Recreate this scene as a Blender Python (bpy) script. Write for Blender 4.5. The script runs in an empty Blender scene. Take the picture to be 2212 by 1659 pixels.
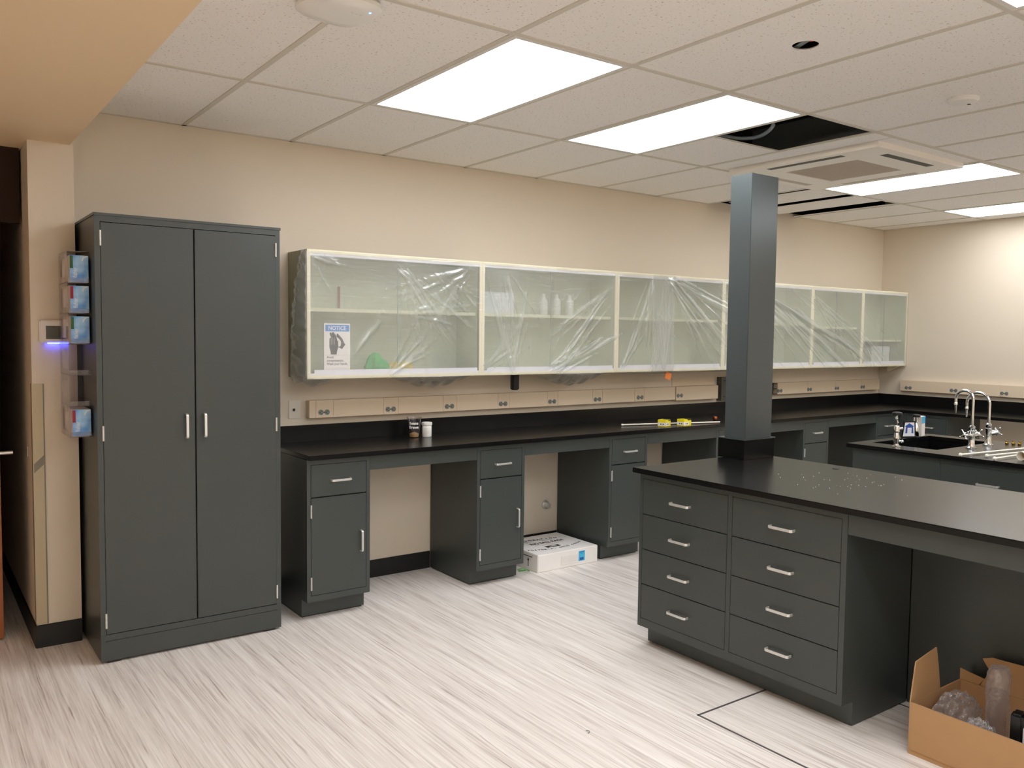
import bpy, bmesh, math, random
import numpy as np
from mathutils import Vector, Matrix
random.seed(7)
PI = math.pi
S = bpy.context.scene
COL = S.collection

# ------------------------------------------------------------------ camera, world, exposure
def setup_camera():
    cx, cy, cz = CAM_POS
    yaw, pit, rol, f = CAM_YAW, CAM_PITCH, CAM_ROLL, CAM_F
    c, s = math.cos(yaw), math.sin(yaw); cp, sp = math.cos(pit), math.sin(pit)
    cr, sr = math.cos(rol), math.sin(rol)
    fwd = Vector((-s*cp, c*cp, sp)); r = Vector((c, s, 0)); u = r.cross(fwd)
    r2 = cr*r + sr*u; u2 = -sr*r + cr*u
    M = Matrix.Identity(4)
    for i in range(3):
        M[i][0] = r2[i]; M[i][1] = u2[i]; M[i][2] = -fwd[i]; M[i][3] = CAM_POS[i]
    cam = bpy.data.cameras.new('camera'); cam.sensor_width = 36; cam.sensor_fit = 'HORIZONTAL'
    cam.lens = f/2212*36; cam.clip_start = .05; cam.clip_end = 100
    o = bpy.data.objects.new('camera', cam); COL.objects.link(o); o.matrix_world = M
    S.camera = o
CAM_POS = (-1.0637, -4.8628, 1.5754)
CAM_YAW, CAM_PITCH, CAM_ROLL, CAM_F = -.6274, -.0579, .0117, 1814.87
setup_camera()
w = bpy.data.worlds.new('world'); S.world = w; w.use_nodes = True
w.node_tree.nodes['Background'].inputs[0].default_value = (.02, .018, .015, 1)
w.node_tree.nodes['Background'].inputs[1].default_value = .3
S.view_settings.view_transform = 'Standard'; S.view_settings.look = 'None'
S.view_settings.gamma = 1; S.view_settings.use_curve_mapping = False
S.view_settings.exposure = 0.0
S.cycles.max_bounces = 16; S.cycles.diffuse_bounces = 10; S.cycles.transparent_max_bounces = 24
LAMP_STRENGTH = 11.2
LAMP_COLOR = (.955, .985, 1.02)

# ------------------------------------------------------------------ main measures (metres)
CEIL = 2.7036; XR = 7.199; TILE = .6096; G0 = .2133; R1 = 1.0319
SOFFIT = 2.484; SOFX = -.372
XL = -2.3; YF = -7.6
H = .9145; TOPT = .0255; YFACE = -.573; KICK = .104

# ------------------------------------------------------------------ materials
def s2l(c):
    return tuple(((v/12.92) if v <= .04045 else ((v+.055)/1.055)**2.4) for v in c)
def newmat(name):
    m = bpy.data.materials.new(name); m.use_nodes = True
    nt = m.node_tree; b = nt.nodes['Principled BSDF']
    return m, nt, b
def mat(name, rgb, rough=.5, metal=0, spec=.5, noise=0, nscale=30, bump=0, bscale=200, emis=None, estr=0, alpha=1, coat=0):
    m, nt, b = newmat(name)
    col = s2l([v/255 for v in rgb])
    b.inputs['Base Color'].default_value = (*col, 1)
    b.inputs['Roughness'].default_value = rough; b.inputs['Metallic'].default_value = metal
    b.inputs['Specular IOR Level'].default_value = spec
    b.inputs['Coat Weight'].default_value = coat
    N = nt.nodes; L = nt.links
    tc = N.new('ShaderNodeTexCoord')
    if noise:
        n = N.new('ShaderNodeTexNoise'); n.inputs['Scale'].default_value = nscale; n.inputs['Detail'].default_value = 4
        L.new(tc.outputs['Object'], n.inputs['Vector'])
        r = N.new('ShaderNodeMapRange'); r.inputs[3].default_value = 1-noise; r.inputs[4].default_value = 1+noise
        L.new(n.outputs['Fac'], r.inputs[0])
        v = N.new('ShaderNodeVectorMath'); v.operation = 'SCALE'; v.inputs[0].default_value = col
        L.new(r.outputs[0], v.inputs['Scale']); L.new(v.outputs[0], b.inputs['Base Color'])
    if bump:
        n = N.new('ShaderNodeTexNoise'); n.inputs['Scale'].default_value = bscale; n.inputs['Detail'].default_value = 3
        L.new(tc.outputs['Object'], n.inputs['Vector'])
        bp = N.new('ShaderNodeBump'); bp.inputs['Strength'].default_value = bump; bp.inputs['Distance'].default_value = .002
        L.new(n.outputs['Fac'], bp.inputs['Height']); L.new(bp.outputs[0], b.inputs['Normal'])
    if emis:
        b.inputs['Emission Color'].default_value = (*emis, 1); b.inputs['Emission Strength'].default_value = estr
    if alpha < 1: b.inputs['Alpha'].default_value = alpha
    return m

def mat_floor():
    m, nt, b = newmat('streaked_vinyl'); N = nt.nodes; L = nt.links
    tc = N.new('ShaderNodeTexCoord')
    def streak(sx, sy, det, off=0):
        mp = N.new('ShaderNodeMapping'); mp.inputs['Scale'].default_value = (sx, sy, 1); mp.inputs['Location'].default_value = (off, off*.3, 0)
        L.new(tc.outputs['Object'], mp.inputs['Vector'])
        n = N.new('ShaderNodeTexNoise'); n.inputs['Scale'].default_value = 1; n.inputs['Detail'].default_value = det; n.inputs['Roughness'].default_value = .65
        n.inputs['Distortion'].default_value = .25
        L.new(mp.outputs[0], n.inputs['Vector']); return n
    a = streak(26, .9, 5); c = streak(110, 2.2, 3, 5); d = streak(60, 1.6, 4, 11)
    r = N.new('ShaderNodeValToRGB'); e = r.color_ramp.elements
    e[0].position = .34; e[0].color = (*s2l((.70, .655, .63)), 1)
    e[1].position = .62; e[1].color = (*s2l((.945, .925, .905)), 1)
    x = e.new(.47); x.color = (*s2l((.865, .835, .81)), 1)
    mx = N.new('ShaderNodeMath'); mx.operation = 'MULTIPLY_ADD'; mx.inputs[1].default_value = .5
    L.new(a.outputs['Fac'], mx.inputs[0])
    m2 = N.new('ShaderNodeMath'); m2.operation = 'MULTIPLY'; m2.inputs[1].default_value = .5
    L.new(c.outputs['Fac'], m2.inputs[0]); L.new(m2.outputs[0], mx.inputs[2]); L.new(mx.outputs[0], r.inputs[0])
    # thin darker warm and pale veins
    r2 = N.new('ShaderNodeValToRGB'); r2.color_ramp.elements[0].position = .60; r2.color_ramp.elements[1].position = .72
    L.new(d.outputs['Fac'], r2.inputs[0])
    mix = N.new('ShaderNodeMix'); mix.data_type = 'RGBA'; mix.inputs[7].default_value = (*s2l((.66, .60, .57)), 1)
    L.new(r2.outputs[0], mix.inputs[0]); L.new(r.outputs[0], mix.inputs[6]); L.new(mix.outputs[2], b.inputs['Base Color'])
    b.inputs['Roughness'].default_value = .42; b.inputs['Specular IOR Level'].default_value = .35
    return m

def mat_tile():
    m, nt, b = newmat('ceiling_tile'); N = nt.nodes; L = nt.links
    tc = N.new('ShaderNodeTexCoord')
    n = N.new('ShaderNodeTexNoise'); n.inputs['Scale'].default_value = 95; n.inputs['Detail'].default_value = 2
    L.new(tc.outputs['Object'], n.inputs['Vector'])
    r = N.new('ShaderNodeValToRGB'); r.color_ramp.elements[0].position = .30; r.color_ramp.elements[1].position = .37
    r.color_ramp.elements[0].color = (*s2l((.80, .765, .73)), 1); r.color_ramp.elements[1].color = (*s2l((.94, .93, .915)), 1)
    L.new(n.outputs['Fac'], r.inputs[0])
    n2 = N.new('ShaderNodeTexNoise'); n2.inputs['Scale'].default_value = 260; n2.inputs['Detail'].default_value = 3
    L.new(tc.outputs['Object'], n2.inputs['Vector'])
    mr = N.new('ShaderNodeMapRange'); mr.inputs[3].default_value = .93; mr.inputs[4].default_value = 1.07
    L.new(n2.outputs['Fac'], mr.inputs[0])
    v = N.new('ShaderNodeVectorMath'); v.operation = 'SCALE'
    L.new(r.outputs[0], v.inputs[0]); L.new(mr.outputs[0], v.inputs['Scale']); L.new(v.outputs[0], b.inputs['Base Color'])
    bp = N.new('ShaderNodeBump'); bp.inputs['Strength'].default_value = .25; bp.inputs['Distance'].default_value = .002
    L.new(n2.outputs['Fac'], bp.inputs['Height']); L.new(bp.outputs[0], b.inputs['Normal'])
    b.inputs['Roughness'].default_value = .9; b.inputs['Specular IOR Level'].default_value = .1
    return m

def mat_steel():
    m = mat('grey_enamel', (62, 67, 65), rough=.36, spec=.5, noise=.05, nscale=6, bump=.02, bscale=350)
    return m

def schlick(N, L, base, normal=None, gain=1.0):
    lw = N.new('ShaderNodeLayerWeight'); lw.inputs['Blend'].default_value = .5
    if normal is not None: L.new(normal, lw.inputs['Normal'])
    p = N.new('ShaderNodeMath'); p.operation = 'POWER'; p.inputs[1].default_value = 5; L.new(lw.outputs['Facing'], p.inputs[0])
    m = N.new('ShaderNodeMath'); m.operation = 'MULTIPLY_ADD'; m.inputs[1].default_value = gain; m.inputs[2].default_value = base; m.use_clamp = True
    L.new(p.outputs[0], m.inputs[0]); return m
def mat_glass(name, tint=(.90, .955, .92), refl=.1, rough=.02):
    m = bpy.data.materials.new(name); m.use_nodes = True; nt = m.node_tree; N = nt.nodes; L = nt.links
    N.clear(); o = N.new('ShaderNodeOutputMaterial')
    t = N.new('ShaderNodeBsdfTransparent'); t.inputs[0].default_value = (*tint, 1)
    g = N.new('ShaderNodeBsdfGlossy'); g.inputs['Roughness'].default_value = rough
    mr = schlick(N, L, refl*.5, None, .9)
    x = N.new('ShaderNodeMixShader'); L.new(mr.outputs[0], x.inputs[0]); L.new(t.outputs[0], x.inputs[1]); L.new(g.outputs[0], x.inputs[2])
    L.new(x.outputs[0], o.inputs[0]); return m

def mat_film(name, haze=.3, rgb=(232, 232, 224), bumpd=.004, bscale=(14, 14, 14), rot=(0, 0, 0)):
    m = bpy.data.materials.new(name); m.use_nodes = True; nt = m.node_tree; N = nt.nodes; L = nt.links
    N.clear(); o = N.new('ShaderNodeOutputMaterial')
    t = N.new('ShaderNodeBsdfTransparent'); t.inputs[0].default_value = (1, 1, 1, 1)
    tc = N.new('ShaderNodeTexCoord')
    mp = N.new('ShaderNodeMapping'); mp.inputs['Scale'].default_value = bscale; mp.inputs['Rotation'].default_value = rot
    L.new(tc.outputs['Object'], mp.inputs['Vector'])
    n = N.new('ShaderNodeTexNoise'); n.inputs['Scale'].default_value = 1; n.inputs['Detail'].default_value = 5
    n.inputs['Distortion'].default_value = .8; L.new(mp.outputs[0], n.inputs['Vector'])
    bp = N.new('ShaderNodeBump'); bp.inputs['Strength'].default_value = .6; bp.inputs['Distance'].default_value = bumpd
    L.new(n.outputs['Fac'], bp.inputs['Height'])
    g = N.new('ShaderNodeBsdfGlossy'); g.inputs['Roughness'].default_value = .22; L.new(bp.outputs[0], g.inputs['Normal'])
    d = N.new('ShaderNodeBsdfDiffuse'); d.inputs[0].default_value = (*s2l([v/255 for v in rgb]), 1)
    tr = N.new('ShaderNodeBsdfTranslucent'); tr.inputs[0].default_value = (*s2l([v/255 for v in rgb]), 1)
    a = N.new('ShaderNodeMixShader'); a.inputs[0].default_value = .5
    L.new(d.outputs[0], a.inputs[1]); L.new(tr.outputs[0], a.inputs[2])
    b1 = N.new('ShaderNodeMixShader'); b1.inputs[0].default_value = .35
    L.new(a.outputs[0], b1.inputs[1]); L.new(g.outputs[0], b1.inputs[2])
    m0 = schlick(N, L, haze, bp.outputs[0], .9)
    at = N.new('ShaderNodeAttribute'); at.attribute_name = 'crease'   # doubled film along the folds
    ma = N.new('ShaderNodeMath'); ma.operation = 'MULTIPLY_ADD'; ma.inputs[1].default_value = .17; ma.use_clamp = True
    L.new(at.outputs['Fac'], ma.inputs[0]); L.new(m0.outputs[0], ma.inputs[2])
    x = N.new('ShaderNodeMixShader'); L.new(ma.outputs[0], x.inputs[0]); L.new(t.outputs[0], x.inputs[1]); L.new(b1.outputs[0], x.inputs[2])
    L.new(x.outputs[0], o.inputs[0]); return m

M = {}
M['wall'] = mat('beige_wall_paint', (219, 207, 189), rough=.55, spec=.3, bump=.15, bscale=260)
M['soffit'] = mat('tan_soffit_paint', (230, 206, 170), rough=.6, spec=.3, bump=.12, bscale=220)
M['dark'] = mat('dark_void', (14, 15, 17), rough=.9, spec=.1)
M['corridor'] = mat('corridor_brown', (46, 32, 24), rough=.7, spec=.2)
M['floor'] = mat_floor()
M['tile'] = mat_tile()
M['bar'] = mat('ceiling_bar', (208, 203, 190), rough=.6)
M['steel'] = mat_steel()
M['column'] = mat('satin_grey_metal', (84, 91, 92), rough=.27, metal=.35, spec=.5, bump=.02, bscale=300)
M['epoxy'] = mat('black_epoxy', (15, 15, 15), rough=.24, spec=.36, noise=.1, nscale=8, bump=.03, bscale=500)
M['rubber'] = mat('black_rubber_base', (20, 20, 20), rough=.5)
M['handle'] = mat('brushed_aluminium', (226, 225, 221), rough=.42, metal=.75)
M['chrome'] = mat('chrome', (225, 228, 230), rough=.08, metal=1)
M['cream'] = mat('cream_enamel', (240, 233, 205), rough=.4)
M['cream_shaded'] = mat('shaded_cream_side', (148, 146, 122), rough=.5)  # cream cabinet side with its greenish-grey shade put into the colour
M['inside'] = mat('pale_green_interior', (208, 209, 188), rough=.6)
M['track'] = mat('white_track', (232, 232, 240), rough=.35)
M['glass'] = mat_glass('cabinet_glass', (.96, .98, .972), .09)
M['clear'] = mat_glass('clear_plastic', (.90, .885, .90), .12, .12)
M['film'] = mat_film('masking_film', .37, rgb=(230, 235, 236), bscale=(5, 5, 30), rot=(0, math.radians(35), 0))
M['bag'] = mat_film('bag_film', .30, rgb=(215, 215, 220), bumpd=.012, bscale=(40, 40, 40))
M['raceway'] = mat('beige_raceway', (222, 203, 177), rough=.45)
M['plate'] = mat('grey_beige_plate', (222, 215, 203), rough=.4)
M['outlet'] = mat('grey_outlet', (128, 134, 128), rough=.45)
M['black'] = mat('black_plastic', (16, 16, 18), rough=.4)
M['white'] = mat('white_plastic', (232, 230, 225), rough=.4)
M['paper'] = mat('white_card', (236, 232, 228), rough=.7, noise=.05, nscale=9)
M['ink'] = mat('black_ink', (30, 30, 32), rough=.7)
M['blueink'] = mat('notice_blue', (40, 130, 205), rough=.6)
M['darkblue'] = mat('house_blue', (32, 84, 160), rough=.6)
M['cyan'] = mat('label_cyan', (70, 180, 220), rough=.6)
M['glove'] = None
M['green'] = mat('green_tag', (40, 95, 50), rough=.6)
M['redtag'] = mat('red_tag', (150, 25, 50), rough=.6)
M['yellow'] = mat('yellow_card', (240, 222, 20), rough=.55)
M['card'] = mat('brown_cardboard', (176, 138, 97), rough=.8, noise=.05, nscale=14, bump=.1, bscale=90)
M['cardin'] = mat('cardboard_edge', (205, 165, 115), rough=.85)
M['wood'] = mat('orange_veneer', (150, 84, 40), rough=.4, noise=.15, nscale=12)
M['brass'] = mat('brass', (205, 165, 80), rough=.25, metal=1)
M['copper'] = mat('copper', (190, 110, 80), rough=.2, metal=1)
M['tape'] = mat('orange_tape', (215, 120, 50), rough=.6)
M['pvc'] = mat('white_rod', (240, 236, 222), rough=.35)
M['galv'] = mat('galvanised_box', (92, 92, 86), rough=.45, metal=.6)
M['guard'] = mat('corner_guard_plastic', (186, 172, 142), rough=.22, spec=.6)
M['guardedge'] = mat('corner_guard_edge', (125, 118, 100), rough=.3)
M['therm'] = mat('thermostat_shell', (226, 220, 214), rough=.4)
M['screen'] = mat('thermostat_screen', (70, 72, 62), rough=.2)
M['led'] = mat('blue_led', (20, 20, 255), emis=(.04, .06, 1), estr=28)
M['led2'] = mat('small_blue_led', (60, 120, 255), emis=(.08, .3, 1), estr=9)
M['lamp'] = mat('lamp_diffuser', (250, 250, 250), emis=LAMP_COLOR, estr=LAMP_STRENGTH)
M['lamp_far'] = mat('lamp_diffuser_dimmed', (250, 250, 250), emis=LAMP_COLOR, estr=LAMP_STRENGTH*.88)  # same fixture, turned down so the right wall stays less bright
M['fill_soffit'] = mat('fill_diffuser_soffit', (250, 250, 250), emis=LAMP_COLOR, estr=LAMP_STRENGTH*1.9)  # stronger glow for the added fill panel behind the camera
M['frame'] = mat('lamp_frame', (222, 218, 212), rough=.5)
M['acgrey'] = mat('ac_grille', (196, 186, 174), rough=.6)
M['acwhite'] = mat('ac_panel', (243, 238, 230), rough=.45)
M['greenitem'] = mat('green_cloth', (70, 190, 100), rough=.7)
M['yellowitem'] = mat('amber_item', (225, 190, 80), rough=.7)
M['beanliq'] = mat('tan_dregs', (200, 165, 110), rough=.5)
M['seam'] = mat('hatch_trim', (96, 90, 92), rough=.5, metal=.3)
M['scraps'] = mat('green_plastic_scrap', (95, 170, 80), rough=.5)
M['redbit'] = mat('red_wire_nut', (200, 60, 50), rough=.5)
M['conduit'] = mat('grey_flex_conduit', (150, 158, 162), rough=.4, metal=.3)
def glove_mat():
    m, nt, b = newmat('blue_glove_box'); N = nt.nodes; L = nt.links
    tc = N.new('ShaderNodeTexCoord'); n = N.new('ShaderNodeTexNoise'); n.inputs['Scale'].default_value = 11; n.inputs['Detail'].default_value = 2
    L.new(tc.outputs['Object'], n.inputs['Vector'])
    r = N.new('ShaderNodeValToRGB'); r.color_ramp.elements[0].position = .35; r.color_ramp.elements[1].position = .68
    r.color_ramp.elements[0].color = (*s2l((.16, .50, .84)), 1); r.color_ramp.elements[1].color = (*s2l((.72, .88, .98)), 1)
    L.new(n.outputs['Fac'], r.inputs[0]); L.new(r.outputs[0], b.inputs['Base Color']); b.inputs['Roughness'].default_value = .35
    return m
M['glove'] = glove_mat()

# ------------------------------------------------------------------ mesh helpers
class MB:
    def __init__(s): s.bm = bmesh.new()
    def box(s, x0, y0, z0, x1, y1, z1, mtx=None):
        if x0 > x1: x0, x1 = x1, x0
        if y0 > y1: y0, y1 = y1, y0
        if z0 > z1: z0, z1 = z1, z0
        vs = [s.bm.verts.new(v) for v in ((x0, y0, z0), (x1, y0, z0), (x1, y1, z0), (x0, y1, z0), (x0, y0, z1), (x1, y0, z1), (x1, y1, z1), (x0, y1, z1))]
        for f in ((0, 3, 2, 1), (4, 5, 6, 7), (0, 1, 5, 4), (1, 2, 6, 5), (2, 3, 7, 6), (3, 0, 4, 7)): s.bm.faces.new([vs[i] for i in f])
        if mtx is not None:
            for v in vs: v.co = mtx @ v.co
        return s
    def prism(s, pts, z0, z1, axis='z'):
        """polygon pts extruded; axis z: pts=(x,y); axis y: pts=(x,z) extruded in y; axis x: pts=(y,z)"""
        def P(p, h):
            return {'z': (p[0], p[1], h), 'y': (p[0], h, p[1]), 'x': (h, p[0], p[1])}[axis]
        a = [s.bm.verts.new(P(p, z0)) for p in pts]; b = [s.bm.verts.new(P(p, z1)) for p in pts]
        n = len(pts); s.bm.faces.new(a[::-1]); s.bm.faces.new(b)
        for i in range(n): s.bm.faces.new((a[i], a[(i+1) % n], b[(i+1) % n], b[i]))
        return s
    def cyl(s, c, r, h, axis='z', n=20, r2=None):
        r2 = r if r2 is None else r2
        def P(a, rr, t):
            u, v = rr*math.cos(a), rr*math.sin(a)
            return Vector(c)+Vector({'z': (u, v, t), 'y': (u, t, v), 'x': (t, u, v)}[axis])
        a = [s.bm.verts.new(P(2*PI*i/n, r, 0)) for i in range(n)]; b = [s.bm.verts.new(P(2*PI*i/n, r2, h)) for i in range(n)]
        s.bm.faces.new(a[::-1]); s.bm.faces.new(b)
        for i in range(n): s.bm.faces.new((a[i], a[(i+1) % n], b[(i+1) % n], b[i]))
        return s
    def lathe(s, prof, c=(0, 0, 0), n=24, cap=True):
        rings = []
        for r, z in prof:
            rings.append([s.bm.verts.new((c[0]+r*math.cos(2*PI*i/n), c[1]+r*math.sin(2*PI*i/n), c[2]+z)) for i in range(n)])
        for a, b in zip(rings, rings[1:]):
            for i in range(n): s.bm.faces.new((a[i], a[(i+1) % n], b[(i+1) % n], b[i]))
        if cap: s.bm.faces.new(rings[0][::-1]); s.bm.faces.new(rings[-1])
        return s
    def sphere(s, c, r, n=16):
        prof = [(max(r*math.sin(PI*k/(n//2)), 1e-5), -r*math.cos(PI*k/(n//2))) for k in range(n//2+1)]
        return s.lathe(prof, c, n, True)
    def sweep(s, path, prof, up=(0, 0, 1)):
        """sweep a closed 2D profile along a 3D path"""
        path = [Vector(p) for p in path]; up = Vector(up); rings = []
        for i, p in enumerate(path):
            t = ((path[min(i+1, len(path)-1)]-path[i]).normalized()+(path[i]-path[max(i-1, 0)]).normalized())
            if t.length < 1e-6: t = path[min(i+1, len(path)-1)]-path[max(i-1, 0)]
            t.normalize(); a = up.cross(t)
            if a.length < 1e-4: a = Vector((1, 0, 0)).cross(t)
            a.normalize(); b = t.cross(a)
            rings.append([s.bm.verts.new(p+a*q[0]+b*q[1]) for q in prof])
        n = len(prof)
        for A, B in zip(rings, rings[1:]):
            for i in range(n): s.bm.faces.new((A[i], A[(i+1) % n], B[(i+1) % n], B[i]))
        s.bm.faces.new(rings[0][::-1]); s.bm.faces.new(rings[-1]); return s
    def tube(s, path, r, n=12, up=(0, 0, 1)):
        return s.sweep(path, [(r*math.cos(2*PI*i/n), r*math.sin(2*PI*i/n)) for i in range(n)], up)
    def xf(s, m):
        for v in s.bm.verts: v.co = m @ v.co
        return s
    def build(s, name, m, parent=None, loc=None, smooth=False, bevel=0, seg=2, kind=None):
        bmesh.ops.recalc_face_normals(s.bm, faces=s.bm.faces)
        if bevel:
            bmesh.ops.remove_doubles(s.bm, verts=s.bm.verts, dist=1e-6)
            es = [e for e in s.bm.edges if len(e.link_faces) == 2 and e.calc_face_angle(0) > math.radians(40)]
            bmesh.ops.bevel(s.bm, geom=es, offset=bevel, segments=seg, affect='EDGES', clamp_overlap=True)
        me = bpy.data.meshes.new(name); s.bm.to_mesh(me); s.bm.free()
        if smooth:
            for p in me.polygons: p.use_smooth = True
            try: me.set_sharp_from_angle(angle=math.radians(38))
            except Exception: pass
        me.materials.append(m)
        o = bpy.data.objects.new(name, me); COL.objects.link(o)
        if parent is not None: o.parent = parent
        if loc: o.location = loc
        if kind: o['kind'] = kind
        return o
def tag(o, label, cat, group=None, kind=None):
    o['label'] = label; o['category'] = cat
    if group: o['group'] = group
    if kind: o['kind'] = kind
    return o
def thing(name, label, cat, loc=(0, 0, 0), rz=0, group=None):
    o = bpy.data.objects.new(name, None); COL.objects.link(o); o.location = loc; o.rotation_euler = (0, 0, rz)
    o.empty_display_size = .05
    return tag(o, label, cat, group)
def struct(o): o['kind'] = 'structure'; return o
def copy_tree(o, parent=None):
    c = o.copy(); COL.objects.link(c); c.parent = parent
    for ch in list(o.children): copy_tree(ch, c)
    return c
def text_mesh(body, size, name, m, mtx, parent=None, extrude=.0004, align='CENTER', sx=1, bold=0):
    cu = bpy.data.curves.new('lettering', 'FONT'); cu.body = body; cu.size = size; cu.align_x = align; cu.align_y = 'CENTER'
    cu.extrude = extrude; cu.resolution_u = 3; cu.offset = bold
    t = bpy.data.objects.new('lettering', cu); COL.objects.link(t)
    dg = bpy.context.evaluated_depsgraph_get(); me = bpy.data.meshes.new_from_object(t.evaluated_get(dg))
    bpy.data.objects.remove(t); bpy.data.curves.remove(cu)
    me.transform(mtx @ Matrix.Diagonal((sx, 1, 1, 1)))
    me.name = name; me.materials.clear(); me.materials.append(m)
    o = bpy.data.objects.new(name, me); COL.objects.link(o)
    if parent is not None: o.parent = parent
    return o
def face_mtx(x, y, z, facing='-y'):
    """matrix taking text in XY (reading +X, up +Y) onto a vertical plane"""
    if facing == '-y': R = Matrix(((1, 0, 0), (0, 0, -1), (0, 1, 0)))
    elif facing == '-x': R = Matrix(((0, 0, -1), (-1, 0, 0), (0, 1, 0)))
    elif facing == '+z': R = Matrix.Identity(3)
    return Matrix.Translation((x, y, z)) @ R.to_4x4()

def bar_handle(name, parent, p, length, direction='x', out=.028, m=None):
    """U shaped flat bar pull with rounded bends; local front is -y"""
    L = length/2; r = .011; path = []
    path.append((-L, 0)); path.append((-L, out-r))
    for k in range(1, 5):
        a = k*PI/8; path.append((-L+r-r*math.cos(a), out-r+r*math.sin(a)))
    for k in range(1, 5):
        a = k*PI/8; path.append((L-r+r*math.sin(a), out-r+r*math.cos(a)))
    path.append((L, 0))
    prof = [(-.0028, -.006), (.0028, -.006), (.0028, .006), (-.0028, .006)]
    if direction == 'x': pts = [(p[0]+u, p[1]-v, p[2]) for u, v in path]; up = (0, 0, 1)
    else: pts = [(p[0], p[1]-v, p[2]+u) for u, v in path]; up = (1, 0, 0)
    return MB().sweep(pts, prof, up).build(name, m or M['handle'], parent, bevel=.0015, seg=2)
def hinge(parent, x, y, z0, z1):
    mb = MB()
    h = (z1-z0)/5
    for k in range(5): mb.cyl((x, y, z0+k*h+.0006), .0042, h-.0012, 'z', 12)
    mb.box(x-.0045, y, z0+.002, x+.0045, y+.004, z1-.002)
    return mb.build('hinge', M['handle'], parent)

# ------------------------------------------------------------------ room shell
def shell():
    struct(MB().box(XL, YF, -.1, XR+.1, 3.2, 0).build('floor', M['floor']))
    # back wall
    struct(MB().box(-.36, 0, 0, XR+.12, .12, 3.3).build('wall_back', M['wall']))
    struct(MB().box(XR, YF, 0, XR+.12, 0, 3.3).build('wall_right', M['wall']))
    struct(MB().box(XL-.12, YF, 0, XL, 3.2, 3.3).build('wall_left', M['wall']))
    struct(MB().box(XL-.12, YF-.12, 0, XR+.12, YF, 3.3).build('wall_front', M['wall']))
    # stub of wall beside the doorway
    struct(MB().box(-.56, -.189, 0, -.36, 1.9, SOFFIT).build('wall_entry', M['wall']))
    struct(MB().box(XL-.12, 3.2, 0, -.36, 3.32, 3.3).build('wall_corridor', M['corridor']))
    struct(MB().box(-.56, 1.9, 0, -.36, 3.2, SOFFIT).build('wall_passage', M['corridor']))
    # soffit
    struct(MB().box(XL, YF, SOFFIT, SOFX, 0, CEIL+.25).build('ceiling_soffit', M['soffit'], bevel=.004))
    struct(MB().box(XL, 0, SOFFIT, -.36, 3.2, CEIL+.25).build('ceiling_passage', M['soffit']))
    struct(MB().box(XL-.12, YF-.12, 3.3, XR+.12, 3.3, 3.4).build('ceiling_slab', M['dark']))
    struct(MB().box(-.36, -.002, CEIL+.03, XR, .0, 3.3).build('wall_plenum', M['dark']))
    # black rubber base
    struct(MB().box(-.566, -.197, 0, -.36, -.189, .115).box(-.568, -.197, 0, -.56, 1.9, .115).build('baseboard_entry', M['rubber'], bevel=.003))
    mb = MB()
    for a, b in ((.535, .684), (1.063, 1.788), (2.157, 2.888), (3.259, 3.998), (4.369, 5.105), (5.474, 6.217)):
        mb.box(a, -.008, 0, b, 0, .115)
    struct(mb.build('baseboard_back', M['rubber'], bevel=.002))
    struct(MB().box(XR-.008, -2.6, 0, XR, -1.065, .115).build('baseboard_right', M['rubber'], bevel=.002))
shell()

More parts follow.
